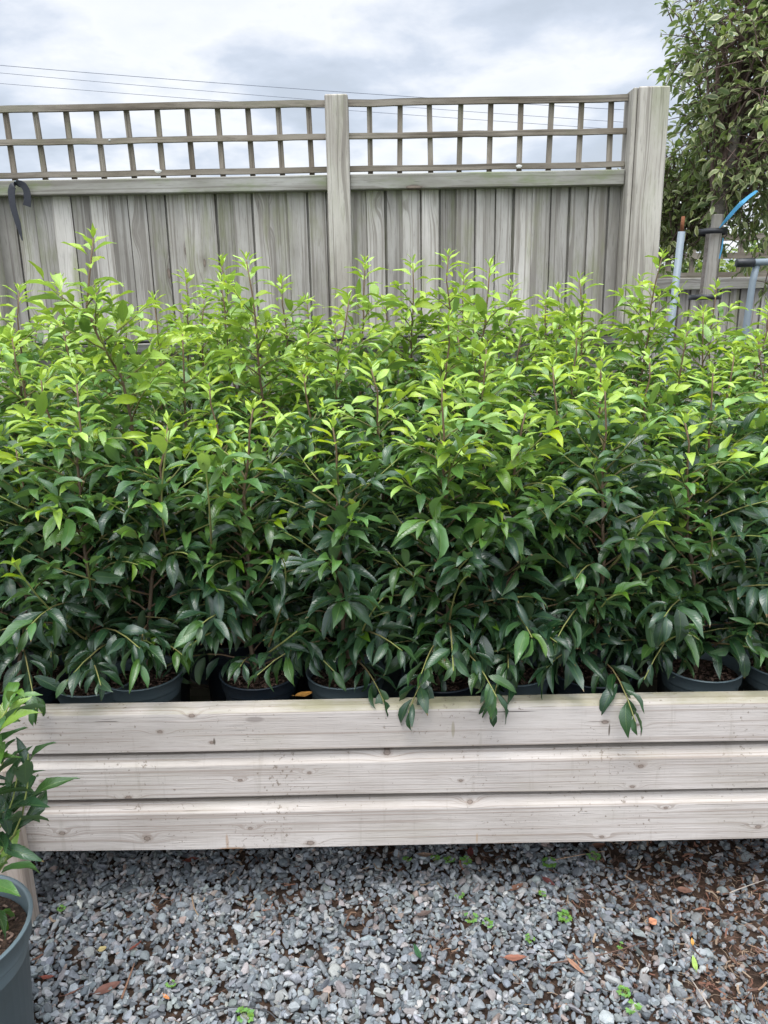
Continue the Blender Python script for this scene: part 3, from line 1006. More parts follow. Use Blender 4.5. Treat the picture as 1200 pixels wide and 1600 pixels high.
def extra_shoot(pl, pts, n, L, a0, atip, cy=0.85, start=0.2, droop=0.0, r0=0.003):
    """a shoot that stands out in the photograph; pts three world points"""
    root, S, LF, LB, rr, o, c = pl
    p = [np.array(q, float) for q in pts]
    shoot(LB, S, p[0], p[1], p[2], r0, rr, n, L, a0, atip, cy, start, droop)


def near_plant(px):
    x = P(px, 1040, Y0).x
    return min(plants, key=lambda p: abs(p[6][0] - x))


for (a, b, cpt, ys, n, L, a0, at_) in [
        ((262, 860), (240, 780), (268, 660), (1.80, 1.74, 1.72), 9, 0.075, 0.35, 0.6),
        ((330, 860), (330, 800), (318, 705), (1.78, 1.70, 1.68), 9, 0.082, 0.3, 0.6),
        ((150, 1010), (70, 960), (22, 880), (1.80, 1.66, 1.58), 11, 0.085, 0.15, 0.75),
        ((940, 900), (980, 860), (1025, 800), (1.80, 1.72, 1.66), 8, 0.080, 0.2, 0.8),
        ((550, 1040), (565, 1000), (600, 985), (1.80, 1.68, 1.62), 9, 0.090, 0.03, 0.15),
        ((1225, 1000), (1180, 980), (1165, 1050), (1.80, 1.66, 1.62), 5, 0.085, 0.03, 0.1),
        ((925, 1010), (930, 960), (975, 980), (1.80, 1.66, 1.60), 8, 0.085, 0.05, 0.5),
        ((700, 1000), (705, 940), (735, 950), (1.80, 1.68, 1.64), 8, 0.082, 0.05, 0.2),
        ((700, 1040), (790, 1050), (850, 1040), (1.80, 1.66, 1.63), 10, 0.075, 0.0, 0.0),
        ((1000, 1030), (1040, 1030), (1075, 1040), (1.80, 1.66, 1.60), 8, 0.078, 0.05, 0.4),
        ((420, 1010), (460, 900), (440, 870), (1.80, 1.70, 1.65), 8, 0.078, 0.05, 0.5),
        ((1095, 900), (1120, 860), (1110, 830), (1.80, 1.68, 1.64), 8, 0.08, 0.05, 0.4),
        ((700, 800), (690, 720), (735, 690), (1.85, 1.74, 1.70), 9, 0.08, 0.2, 0.5),
        ((405, 1030), (440, 1040), (475, 1030), (1.80, 1.68, 1.62), 9, 0.085, 0.0, 0.05),
        ((222, 1030), (210, 1020), (240, 1060), (1.80, 1.70, 1.64), 8, 0.082, 0.0, 0.05)]:
    if cpt[1] > 940:      # keep the low sprays just clear of the board
        b, cpt = (b[0], b[1] - 34), (cpt[0], cpt[1] - 52)
        ys = (ys[0], ys[1] + 0.03, ys[2] + 0.05)
    extra_shoot(near_plant(a[0]), (P(*a, ys[0]), P(*b, ys[1]), P(*cpt, ys[2])), n, L, a0, at_)
for (root, S, LF, LB, rr, o, c) in plants:
    finish_laurel(root, S, LF, LB, o)

ROWS = [  # Y, mean tip py, x span in px at that depth, name, tall tips (px,py)
    (2.08, 575, 'second', [(150, 372), (760, 545), (940, 560)], 0.225),
    (2.34, 520, 'third', [(385, 408), (765, 418), (700, 500), (545, 470)], 0.235),
    (2.62, 492, 'fourth', [(240, 470), (345, 440), (570, 412), (905, 437), (30, 455)], 0.25),
    (2.90, 474, 'fifth', [(95, 440), (440, 440), (645, 412), (1035, 400), (700, 400)], 0.26),
    (3.18, 466, 'rearmost', [(290, 430), (345, 408), (800, 448), (870, 452), (1120, 448), (480, 470), (725, 430), (1000, 440)], 0.27),
]
sid = 500
for ri, (Y, tipy, rname, tall, spx) in enumerate(ROWS):
    x0 = P(-70, 700, Y).x; x1 = P(1270, 700, Y).x
    xc = P(530, 500, Y).x
    nL = int((xc - x0) / spx) + 1
    nR = int((x1 - xc) / spx) + 1
    xs = [(xc + (q + (0.5 if ri % 2 == 0 else 0.0)) * spx, q) for q in range(-nL, nR + 1)]
    used = {}
    tops = {}
    for (tpx, tpy) in tall:
        x = P(tpx, tpy, Y).x
        bi = min((q for _, q in xs if q not in tops), key=lambda q: abs(next(v for v, w_ in xs if w_ == q) - x))
        tops[bi] = (tpx, tpy)
    for (x, q) in xs:
        sid += 1
        jx, jy = random.uniform(-0.02, 0.02), random.uniform(-0.03, 0.03)
        c = (x + jx, Y + jy, SHELF + 0.001)
        # frame position of this plant for the tip
        lo_, hi_ = -400.0, 1600.0
        ty = tipy + random.uniform(-8, 38)
        for _ in range(30):
            mid_ = (lo_ + hi_) / 2
            if P(mid_, ty, c[1]).x < c[0]:
                lo_ = mid_
            else:
                hi_ = mid_
        if q in tops:
            tx, ty = tops[q]
        else:
            tx = mid_ + random.uniform(-12, 12)
        tp = P(tx, ty, c[1] + random.uniform(-0.03, 0.03))
        kk = q if (ri % 2 == 0) else q
        if kk < 0:
            where = f'{NUM[-kk - 1]} left of the centre fence post'
        elif kk == 0:
            where = 'straight below the centre fence post'
        else:
            where = f'{NUM[kk - 1]} right of the centre fence post'
        if q in tops and ty < 430:
            desc = 'tall fresh laurel'
        elif q in tops:
            desc = 'laurel with raised leader'
        else:
            desc = 'bushy potted laurel'
        if (tpx_ := (tx, ty)) == (150, 372):
            label = 'tallest laurel, its crooked bare leader standing high against the fence boards'
        else:
            label = f'{desc} in the {rname} row, {where}'
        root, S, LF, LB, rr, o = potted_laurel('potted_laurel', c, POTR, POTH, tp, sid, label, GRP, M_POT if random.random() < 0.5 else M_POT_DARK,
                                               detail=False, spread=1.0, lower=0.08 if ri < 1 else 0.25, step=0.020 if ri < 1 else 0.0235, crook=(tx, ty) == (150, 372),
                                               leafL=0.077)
        finish_laurel(root, S, LF, LB, o)

# ------------------------------------------------------------------ potted laurel on the ground at the left
c = PG(-78, 1590)
cf = P(-88, 1455, 1.22)
c = (cf.x, 1.22, 0.0)
root, S, LF, LB, rr, o = potted_laurel('potted_laurel', c, 0.150, cf.z, (c[0] - 0.05, 1.25, cf.z + 0.75), 77,
                                       'laurel in a wide blue grey pot standing on the gravel beside the bench post', None, M_POT, True, spread=0.75, lower=0.25, step=0.04, leafL=0.075)
for (a, b, cpt, n, L, a0, at_) in [((-60, 1360), (50, 1340), (44, 1178), 10, 0.095, 0.0, 0.0), ((-50, 1300), (10, 1330), (28, 1210), 9, 0.09, 0.0, 0.05), ((-60, 1200), (-10, 1150), (18, 1095), 8, 0.09, 0.1, 0.5), ((-60, 1250), (-20, 1190), (10, 1120), 9, 0.080, 0.25, 0.5),
                                   ((-60, 1300), (-20, 1260), (5, 1190), 9, 0.085, 0.0, 0.1), ((-60, 1380), (-10, 1400), (15, 1330), 9, 0.08, 0.35, 0.3),
                                   ((-60, 1420), (-20, 1400), (5, 1440), 6, 0.085, 0.15, 0.2), ((-60, 1330), (-20, 1300), (10, 1260), 8, 0.085, 0.0, 0.1)]:
    shoot(LB, S, np.array(P(*a, 1.24)), np.array(P(*b, 1.26)), np.array(P(*cpt, 1.28)), 0.0026, rr, n, L, a0, at_, 0.95, 0.3)
finish_laurel(root, S, LF, LB, o)

# ------------------------------------------------------------------ fence
FY = 3.90
M_FB = wood_mat('feather_edge_boards', 2, (0.29, 0.27, 0.24), (0.43, 0.405, 0.37), (0.14, 0.12, 0.10), (0.19, 0.205, 0.09), 0.6, voro=(2.6, 8.0, 0.075), freq=130.0, rough=0.85, contrast=1.05, ff=170.0, bstr=0.6)
M_FR = wood_mat('weathered_rail', 0, (0.22, 0.21, 0.18), (0.34, 0.33, 0.30), (0.12, 0.105, 0.085), (0.14, 0.18, 0.06), 0.65, voro=(2.0, 9.0, 0.09), rough=0.85, freq=120, ff=160.0)
M_TR = wood_mat('trellis_slats', 0, (0.14, 0.115, 0.085), (0.29, 0.255, 0.21), (0.05, 0.04, 0.03), (0.10, 0.12, 0.05), 0.4, rough=0.88, freq=130, ff=170.0)
M_TV = wood_mat('trellis_uprights', 2, (0.14, 0.115, 0.085), (0.29, 0.255, 0.21), (0.05, 0.04, 0.03), (0.10, 0.12, 0.05), 0.4, rough=0.88, freq=130, ff=170.0)
M_PO = wood_mat('fence_post_wood', 2, (0.31, 0.28, 0.24), (0.46, 0.43, 0.375), (0.18, 0.16, 0.135), (0.18, 0.21, 0.09), 0.4, voro=(1.6, 7.0, 0.08), rough=0.85, freq=120, ff=160.0, contrast=1.25, bstr=0.6)


def fence(name, label, Y, xs_post, z_top, z_mid, z_bot, z_cap1, z_cap0, cell, slat, panels, board_w=0.086, pw=0.117, post_top=None, zlow=0.05):
    root = empty(name, (0, Y, 0))
    tag(root, label, 'fence')
    for (xa, xb, sx0, tilt) in panels:
        rr = np.random.default_rng(int(abs(xa) * 1000) + 3)
        A = Acc()
        x = xa
        while x < xb:
            wd = board_w * rr.uniform(0.88, 1.12)
            xe = min(x + wd - 0.006, xb)
            lean = rr.normal() * 0.002
            off, tn = rr.random(), np.clip(0.5 + rr.normal() * 0.27, 0, 1)
            t0, t1 = 0.006, 0.016
            y0 = Y + 0.012
            n = 10
            zs = np.linspace(zlow, z_cap0 + 0.015, n)
            wv = np.cumsum(rr.normal(size=n) * 0.0012)
            V = []
            for i2, z in enumerate(zs):
                dx = lean * (z - zlow) + wv[i2] * 0.5
                V += [[x + dx, y0 - 0.015, z], [xe + dx, y0 - 0.004, z], [xe + dx, y0 + 0.006, z], [x + dx, y0 + 0.0, z]]
            V = np.array(V)
            i_ = np.arange(n - 1)[:, None] * 4
            j_ = np.arange(4)[None, :]
            k_ = (j_ + 1) % 4
            F = np.stack([i_ + j_, i_ + k_, i_ + k_ + 4, i_ + j_ + 4], -1).reshape(-1, 4)
            A.add(V, None, np.concatenate([F, [[3, 2, 1, 0]]]), (off, tn, 0, 1))
            x += wd
        A.box((xa, Y + 0.022, zlow), (xb, Y + 0.026, z_cap0 + 0.01), (0.5, 0.1, 0, 1))  # added dark sheet standing in for shade in the board seams
        A.build('board_panel', M_FB, root, False, (0, Y, 0))
        A = Acc()
        A.box((xa, Y - 0.045, z_cap0), (xb, Y + 0.030, z_cap1), (rr.random(), 0.5, 0, 1), 0.004)
        A.build('capping_rail', M_FR, root, False, (0, Y, 0))
        A = Acc(); B = Acc()
        sag = rr.normal(size=3) * 0.003
        for (z, q) in ((z_top, 1.15), (z_mid, 1.0), (z_bot, 1.0)):
            h2 = slat / 2 * q
            n = 12
            V = []
            for x in np.linspace(xa, xb, n):
                dz = rr.normal() * 0.0012
                V += [[x, Y - 0.028, z - h2 + dz], [x, Y - 0.028, z + h2 + dz], [x, Y - 0.008, z + h2 + dz], [x, Y - 0.008, z - h2 + dz]]
            i_ = np.arange(n - 1)[:, None] * 4
            j_ = np.arange(4)[None, :]
            k_ = (j_ + 1) % 4
            F = np.stack([i_ + j_, i_ + k_, i_ + k_ + 4, i_ + j_ + 4], -1).reshape(-1, 4)[:, ::-1]
            A.add(V, None, F, (rr.random(), rr.uniform(0.3, 0.7), 0, 1))
        A.build('trellis_rails', M_TR, root, False, (0, Y, 0))
        x = sx0
        while x < xb - 0.02:
            if x > xa + 0.01:
                M = Matrix.Translation((x, Y - 0.004, (z_top + z_bot) / 2)) @ Matrix.Rotation(tilt + rr.normal() * 0.010, 4, 'Y')
                hh = (z_top - z_bot) / 2 + slat * 0.9
                B.box((-slat / 2, -0.002, -hh - 0.008), (slat / 2, 0.014, hh - 0.012), (rr.random(), rr.uniform(0.3, 0.8), 0, 1), 0.0015, M)
            x += cell
        B.build('trellis_uprights', M_TV, root, False, (0, Y, 0))
    for xp in xs_post:
        A = Acc()
        A.box((xp - pw / 2, Y - 0.075, 0), (xp + pw / 2, Y + 0.04, post_top), (random.random(), 0.55, 0, 1), 0.006)
        A.build('post', M_PO, root, False, (0, Y, 0))
    return root


zT, zM, zB_ = P(528, 163, FY).z, P(528, 215, FY).z, P(528, 266, FY).z
zC1, zC0 = P(528, 275, FY).z, P(528, 299, FY).z
xm = P(528, 215, FY).x
pwid = P(546, 250, FY).x - P(511, 250, FY).x
xr = P(962, 215, FY).x + 0.04
cell = (P(953, 215, FY).x - P(578, 215, FY).x) / 8
sl = 0.024
xLp = xm - pwid / 2 - (P(511, 215, FY).x - P(14, 215, FY).x) - cell * 0.75
xL0 = P(14, 215, FY).x
fn = fence('timber_fence', 'weathered grey feather edge fence topped with square trellis behind the laurels', FY, [xm, xLp - pwid / 2], zT, zM, zB_, zC1, zC0, cell, sl,
           [(xm + pwid / 2, xr, P(578, 215, FY).x, 0.0), (xLp, xm - pwid / 2, xL0 - cell * 0, -0.02), (xLp - pwid - 1.9, xLp - pwid, xLp - pwid - 1.9 + 0.1, 0.0)],
           pw=pwid, post_top=P(528, 153, FY).z)
# stout end post made of two timbers with a plank behind
e0, e1 = P(984, 150, FY - 0.04), P(1040, 150, FY - 0.04)
A = Acc()
zt_ = P(1012, 139, FY - 0.05).z
A.box((e0.x + 0.022, FY - 0.10, 0), (e1.x, FY + 0.05, zt_), (0.37, 0.62, 0, 1), 0.005)
A.box((e0.x, FY - 0.092, 0), (e0.x + 0.020, FY + 0.04, zt_ - 0.003), (0.81, 0.45, 0, 1), 0.003)
A.build('end_post', M_PO, fn, False, (0, FY, 0))
A = Acc()
A.box((e1.x + 0.002, FY - 0.03, 0), (e1.x + 0.022, FY + 0.06, P(1035, 245, FY).z), (0.5, 0.35, 0, 1), 0.003)
A.build('post_plank', M_PO, fn, False, (0, FY, 0))
# low rail and black hose along the fence
A = Acc()
zr = P(600, 527, FY - 0.07).z
A.box((xm + pwid / 2, FY - 0.075, zr - 0.05), (e0.x - 0.01, FY - 0.012, zr - 0.012), (0.3, 0.35, 0, 1), 0.003)
A.box((xLp, FY - 0.075, zr - 0.05), (xm - pwid / 2, FY - 0.012, zr - 0.012), (0.7, 0.35, 0, 1), 0.003)
A.build('cross_rail', M_FR, fn, False, (0, FY, 0))
A = Acc()
hx = np.linspace(xLp, e0.x - 0.02, 40)
A.tube(np.stack([hx, np.full(40, FY - 0.090), zr + 0.0 + 0.004 * np.sin(hx * 5)], -1), 0.009, 8, (0, 0, 0, 1))
o = A.build('water_hose', M_BLACK, None, True, (0, FY, 0))
tag(o, 'black irrigation hose running along the low rail of the fence', 'hose')
# pale screw caps / droppings on the trellis
for (px, py, rad) in ((247, 267.5, 0.016), (811, 260, 0.014), (171, 219, 0.006)):
    q = P(px, py, FY - 0.029)
    A = Acc()
    ang = np.linspace(0, 2 * np.pi, 12, endpoint=False)
    V = np.array([[q.x, FY - 0.0335, q.z]] + [[q.x + rad * math.cos(a) * (1 + 0.2 * math.sin(3 * a)), FY - 0.0283, q.z + rad * 0.55 * math.sin(a)] for a in ang])
    A.add(V, [[0, 1 + (k_ + 1) % 12, 1 + k_] for k_ in range(12)], None, (0.6, 0.6, 0.57, 1))
    A.build('white_splash', M_LITTER, fn, True, (0, FY, 0))

# strap hanging on the fence
A = Acc()


def ribbon(A, pts, wid, thick=0.002, side=(1, 0, 0), col=(0, 0, 0, 1)):
    pts = np.asarray(pts, float)
    side = np.asarray(side, float)
    n = len(pts)
    d = np.gradient(pts, axis=0)
    d /= np.linalg.norm(d, axis=1)[:, None]
    s = side if side.ndim == 2 else np.tile(side, (n, 1))
    s = s - d * (s * d).sum(1)[:, None]
    s /= np.linalg.norm(s, axis=1)[:, None]
    nn = np.cross(d, s)
    wid = np.broadcast_to(np.asarray(wid, float), (n,))[:, None]
    V = np.stack([pts - s * wid / 2 - nn * thick / 2, pts + s * wid / 2 - nn * thick / 2, pts + s * wid / 2 + nn * thick / 2, pts - s * wid / 2 + nn * thick / 2], 1).reshape(-1, 3)
    i_ = np.arange(n - 1)[:, None] * 4
    j_ = np.arange(4)[None, :]
    k_ = (j_ + 1) % 4
    F = np.stack([i_ + j_, i_ + k_, i_ + k_ + 4, i_ + j_ + 4], -1).reshape(-1, 4)
    A.add(V, None, np.concatenate([F, [[0, 3, 2, 1]], [[4 * (n - 1), 4 * (n - 1) + 1, 4 * (n - 1) + 2, 4 * (n - 1) + 3]]]), col)


sy_ = FY - 0.062
ctl = [(35, 376), (29, 350), (21, 322), (19, 300), (22, 290), (30, 287), (38, 289), (43, 298), (44, 312), (42, 322)]
pp = np.array([[P(a, b, sy_).x, sy_ - 0.012 * math.sin(i / 9 * 3.14), P(a, b, sy_).z] for i, (a, b) in enumerate(ctl)])
tq = np.linspace(0, 9, 46)
pp = np.stack([np.interp(tq, range(10), pp[:, k_]) for k_ in range(3)], -1)
for _ in range(3):
    pp[1:-1] = (pp[:-2] + pp[1:-1] * 2 + pp[2:]) / 4
wd_ = np.interp(tq, [0, 1, 3, 4.5, 6, 9], [0.004, 0.026, 0.034, 0.030, 0.030, 0.036])
ribbon(A, pp, wd_, 0.003, (0.93, -0.1, 0.35))
o = A.build('strap', M_STRAP, None, False, tuple(pp[20]))
tag(o, 'black webbing strap looped over a nail on the fence capping rail', 'strap')
A = Acc()
q = P(30, 288, FY - 0.045)
A.tube([(q.x, FY - 0.045, q.z + 0.004), (q.x, FY - 0.085, q.z + 0.008)], [0.003, 0.003], 8)
A.build('nail', M_GALV, fn, True, (0, FY, 0))
# dead leaf stuck on a board
# ------------------------------------------------------------------ back fence on the right
BYF = 6.4
b_x0 = P(1020, 400, BYF).x
fence('timber_fence', 'lower brown trellis fence seen beyond the variegated tree', BYF, [P(1300, 400, BYF).x, b_x0 - 0.1], P(1120, 371, BYF).z, P(1120, 400, BYF).z, P(1120, 430, BYF).z,
      P(1120, 434, BYF).z, P(1120, 452, BYF).z, 0.19, 0.045, [(b_x0 - 0.04, P(1300, 400, BYF).x - 0.06, P(1045, 400, BYF).x, 0.0), (P(1300, 400, BYF).x + 0.06, P(1300, 400, BYF).x + 1.9, P(1300, 400, BYF).x + 0.15, 0.0)],
      pw=0.11, post_top=P(1120, 366, BYF).z)

# ------------------------------------------------------------------ variegated tree on the right
TY = 4.75
tb = P(1106, 470, TY)
tr = empty('variegated_tree', (tb.x, TY, 0))
tag(tr, 'tree with cream edged olive leaves and grey trunk beside the fence end post', 'tree')
to = (tb.x, TY, 0)
T = Acc()
M_TRUNK = plain_mat('grey_bark', (0.24, 0.21, 0.18), 0.85, 0.0, 45.0, 0.75, (0.09, 0.075, 0.06), 0.7, 0.2)
M_TWIG = plain_mat('dark_twigs', (0.16, 0.11, 0.09), 0.75, 0.0, 60.0, 0.6, (0.04, 0.03, 0.03), 0.4, 0.2)
rr = np.random.default_rng(55)
tp0 = np.array([tb.x, TY, 0.0])
tp1 = np.array(P(1118, 345, TY))
tp2 = np.array(P(1150, 200, TY))
tp3 = np.array(P(1180, -80, TY + 0.1))
T.tube([tp0, tp0 + (0.01, 0, 0.6), tp0 + (-0.01, 0, 1.2), tp1, tp2, (tp2 + tp3) / 2 + (0.03, 0, 0), tp3], [0.055, 0.05, 0.048, 0.046, 0.034, 0.024, 0.014], 12)
T.build('trunk', M_TRUNK, tr, True, to)
LBv, TW = LeafBuf(), Acc()
cen = np.array([P(1243, 90, TY).x, TY, P(1225, 110, TY).z])
axr = np.array([P(1225, 100, TY).x - P(1052, 100, TY).x, 0.50, 1.02])


def outline(z):
    """left reach of the crown, from the photograph's outline, at height z"""
    return 1.0


cnt = 0
for k in range(2050):
    d = rr.normal(size=3); d /= np.linalg.norm(d)
    if k % 3:
        rad = rr.uniform(0.72, 1.0)
    else:
        rad = rr.uniform(0.25, 0.75)
    noise = 1 + 0.12 * math.sin(d[0] * 7 + d[2] * 5) + 0.10 * math.sin(d[2] * 13 + d[1] * 9)
    p = cen + d * axr * rad * noise
    if p[2] < P(1120, 335, TY).z and rr.random() < 0.6:
        continue
    if p[2] < 1.55:
        continue
    out_ = d * 0.7 + rr.normal(size=3) * 0.5 + np.array([0, 0, 0.15])
    out_ /= np.linalg.norm(out_)
    ln = rr.uniform(0.05, 0.16)
    p2 = p + out_ * ln + np.array([0, 0, -0.02])
    TW.tube(bez(p - out_ * ln * 0.6, p, p2, 4), [0.0035, 0.003, 0.0022, 0.0012], 4, (0, 0, 0, 1), cap=False)
    ph = rr.random() * 6.28
    nlv = rr.integers(3, 7)
    for j in range(nlv):
        t = (j + 1) / nlv
        ph += 2.4
        a = np.cross(out_, [0, 0, 1.0]); a /= np.linalg.norm(a) + 1e-9
        b = np.cross(a, out_)
        dd = out_ * 0.7 + a * math.cos(ph) * 0.9 + b * math.sin(ph) * 0.6 + np.array([0, 0, -0.15])
        L_ = rr.uniform(0.045, 0.085)
        LBv.put(p + (p2 - p) * t, dd, L_, L_ * rr.uniform(0.35, 0.45), rr.uniform(0.2, 1.0), rr.uniform(0.1, 0.6), rr.normal() * 0.6, rr.uniform(0.1, 1.0) ** 1.3, rr.random())
for k in range(110):
    s0 = tp1 + (tp3 - tp1) * rr.random() ** 1.4
    d = rr.normal(size=3); d /= np.linalg.norm(d); d[2] = abs(d[2]) * 0.5
    e_ = cen + d * axr * rr.uniform(0.6, 0.95)
    TW.tube(bez(s0, (s0 + e_) / 2 + rr.normal(size=3) * 0.08, e_, 8), np.linspace(rr.uniform(0.008, 0.016), 0.003, 8), 6, (0, 0, 0, 1), cap=False)
Lv = Acc()
LBv.flush(Lv)
TW.build('branches', M_TWIG, tr, True, to)
Lv.build('crown', M_VAR, tr, True, to)

# second small variegated bush behind the end post
rr = np.random.default_rng(56)
sb = P(1062, 330, 5.3)
tr2 = empty('variegated_shrub', (sb.x, 5.3, 0))
tag(tr2, 'denser green shrub showing low between the end post and the tree trunk', 'shrub')
LBv, TW = LeafBuf(), Acc()
cen2 = np.array([sb.x, 5.3, P(1062, 318, 5.3).z])
for k in range(900):
    d = rr.normal(size=3); d /= np.linalg.norm(d)
    p = cen2 + d * np.array([0.36, 0.34, 0.36]) * rr.uniform(0.3, 1.0)
    o_ = d * 0.8 + rr.normal(size=3) * 0.5
    o_ /= np.linalg.norm(o_)
    TW.tube(bez(p - o_ * 0.07, p, p + o_ * 0.08, 4), [0.003, 0.003, 0.002, 0.001], 4, (0, 0, 0, 1), cap=False)
    for j in range(4):
        L_ = rr.uniform(0.04, 0.07)
        LBv.put(p + o_ * 0.08 * j / 3, o_ * 0.6 + rr.normal(size=3) * 0.6, L_, L_ * 0.42, rr.uniform(0.2, 0.9), rr.uniform(0.1, 0.5), rr.normal() * 0.6, rr.uniform(0.2, 1.0), rr.random())
TW.tube([(sb.x, 5.3, 0), (sb.x + 0.02, 5.3, 1.0), (sb.x, 5.3, cen2[2])], [0.03, 0.025, 0.015], 8)
for k in range(20):
    d = rr.normal(size=3); d /= np.linalg.norm(d)
    s0 = np.array([sb.x, 5.3, cen2[2] - 0.25])
    TW.tube(bez(s0, s0 + d * 0.15, cen2 + d * 0.3, 5), np.linspace(0.008, 0.003, 5), 5, (0, 0, 0, 1), cap=False)
Lv = Acc(); LBv.flush(Lv)
TW.build('stem', M_TWIG, tr2, True, (sb.x, 5.3, 0))
Lv.build('crown', M_VAR, tr2, True, (sb.x, 5.3, 0))

# hedge beyond the back fence
rr = np.random.default_rng(57)
hb = P(1130, 420, 8.5)
for hi, (px, yy_, hw, topy, lab, yng) in enumerate([(1165, 8.6, 0.9, 385, 'yellow green bush glowing through the back trellis', 0.9), (1060, 8.9, 0.7, 395, 'dull green bush behind the back trellis left of the trunk', 0.35),
                                          (1260, 9.0, 0.9, 330, 'tall darker bush behind the back trellis at the photo edge', 0.2)]):
    q = P(px, topy, yy_)
    root = empty('garden_bush', (q.x, yy_, 0))
    tag(root, lab, 'bush', 'bushes beyond the back fence')
    LBv, TW = LeafBuf(), Acc()
    for k in range(1500):
        d = rr.normal(size=3); d /= np.linalg.norm(d)
        p = np.array([q.x, yy_, q.z * 0.55]) + d * np.array([hw, 0.5, q.z * 0.47]) * rr.uniform(0.65, 1.0) * (1 + 0.1 * math.sin(d[0] * 9 + d[2] * 7))
        for j in range(3):
            L_ = rr.uniform(0.06, 0.11)
            LBv.put(p + rr.normal(size=3) * 0.04, d * 0.6 + rr.normal(size=3) * 0.6, L_, L_ * 0.4, 0.5, 0.3, rr.normal() * 0.6, np.clip(yng + rr.normal() * 0.15, 0, 1), rr.random())
    for k in range(14):
        d = rr.normal(size=3); d /= np.linalg.norm(d)
        TW.tube(bez(np.array([q.x, yy_, 0.0]), np.array([q.x, yy_, q.z * 0.4]), np.array([q.x, yy_, q.z * 0.55]) + d * np.array([hw, 0.5, q.z * 0.4]) * 0.8, 6), np.linspace(0.02, 0.004, 6), 6, (0, 0, 0, 1))
    TW.build('stem', M_TWIG, root, True, (q.x, yy_, 0))
    Lv = Acc(); LBv.flush(Lv)
    Lv.build('foliage', M_HEDGE, root, True, (q.x, yy_, 0))

# tree stake with tie
s_ = P(1096, 420, TY - 0.12)
root = empty('tree_stake', (s_.x, TY - 0.12, 0))
tag(root, 'grey timber stake tied with a black band beside the tree trunk', 'stake')
A = Acc()
so_ = (s_.x, TY - 0.12, 0)
M = Matrix.Translation((s_.x, TY - 0.12, 0)) @ Matrix.Rotation(R(2.0), 4, 'Y')
A.box((-0.028, -0.02, 0), (0.028, 0.02, P(1096, 335, TY - 0.12).z), (0.3, 0.3, 0, 1), 0.004, M)
A.build('shaft', M_TR if False else M_PO, root, False, so_)
A = Acc()
zz_ = P(1096, 362, TY - 0.12).z
for dz in (0, -0.36):
    an = np.linspace(0, 2 * np.pi, 24)
    cxm = s_.x + 0.075
    pts = np.stack([cxm - 0.02 + 0.085 * np.cos(an), TY - 0.07 + 0.105 * np.sin(an), np.full(24, zz_ + dz)], -1)
    ribbon(A, pts, 0.030, 0.004, (0, 0, 1))
A.build('tie', M_BLACK, root, True, so_)

# galvanised poles
A = Acc()
pa, pb = P(1065, 362, 4.25), P(1049, 505, 4.25)
dr = (pb - pa).normalized()
foot = pa + dr * (pa.z / -dr.z)
top_ = np.array(pa)
A.tube([np.array(foot), top_], [0.0185, 0.0185], 16)
rt = A.build('metal_pole', M_GALV, None, True, tuple(foot))
tag(rt, 'leaning galvanised tube with a rusty top right of the end post', 'pole')
A = Acc()
A.tube([top_ - np.array(dr) * 0.001, top_ - np.array(dr) * 0.075], [0.010, 0.009], 10)
o = A.build('rusty_pin', plain_mat('rust', (0.22, 0.08, 0.03), 0.9, 0, 90, 0.6, (0.08, 0.03, 0.02), 0.5), rt, True, tuple(foot))
o.location = (0, 0, 0)

hb_ = P(1152, 411, 4.0)
hr = empty('hand_truck_frame', (P(1180, 411, 4.0).x, 4.0, 0))
tag(hr, 'galvanised tube frame with a black rubber grip below the variegated tree', 'trolley')
ho = (P(1180, 411, 4.0).x, 4.0, 0)
A = Acc()
A.tube([P(1176, 410, 4.0), P(1340, 404, 4.0)], [0.0165, 0.0165], 14)
A.tube([P(1183, 411, 4.012), P(1176, 440, 4.012), P(1166, 510, 4.012), (P(1166, 510, 4.012).x - 0.03, 4.012, 0.0)], 0.017, 12)
A.tube([(P(1320, 411, 4.012).x, 4.012, P(1320, 405, 4).z), (P(1300, 510, 4.012).x - 0.03, 4.012, 0.0)], 0.017, 12)
A.build('frame', M_GALV, hr, True, ho)
A = Acc()
g0, g1 = np.array(P(1150, 411, 4.0)), np.array(P(1178, 410, 4.0))
A.tube([g0, g0 + (0.004, 0, 0), g1 - (0.004, 0, 0), g1], [0.016, 0.0215, 0.0215, 0.019], 16)
A.build('grip', M_BLACK, hr, True, ho)

# blue tape tied to the tree
A = Acc()
tpts = np.array([P(1183, 298, 4.35), P(1172, 306, 4.33), P(1160, 316, 4.30), P(1148, 328, 4.30), P(1137, 341, 4.30), P(1124, 356, 4.31)], float)
tq = np.linspace(0, 5, 24)
tpts = np.stack([np.interp(tq, range(6), tpts[:, k_]) for k_ in range(3)], -1)
for _ in range(3):
    tpts[1:-1] = (tpts[:-2] + 2 * tpts[1:-1] + tpts[2:]) / 4
sdv = np.stack([np.cos(np.linspace(0.3, 1.1, 24)), np.linspace(-0.4, 0.3, 24), np.sin(np.linspace(0.9, 0.4, 24))], -1)
ribbon(A, tpts, np.interp(tq, [0, 0.6, 2, 4, 5], [0.014, 0.020, 0.022, 0.020, 0.005]), 0.0012, (0.95, 0.1, 0.30))
t2 = np.array([P(1130, 372, 4.33), P(1128, 388, 4.33), P(1124, 404, 4.33)], float)
ribbon(A, t2, [0.004, 0.012, 0.009], 0.0012, (0.8, 0.4, 0))
o = A.build('blue_tape', M_BLUE, None, False, tuple(tpts[12]))
tag(o, 'bright blue plastic tape streaming from a twig of the variegated tree', 'tape')

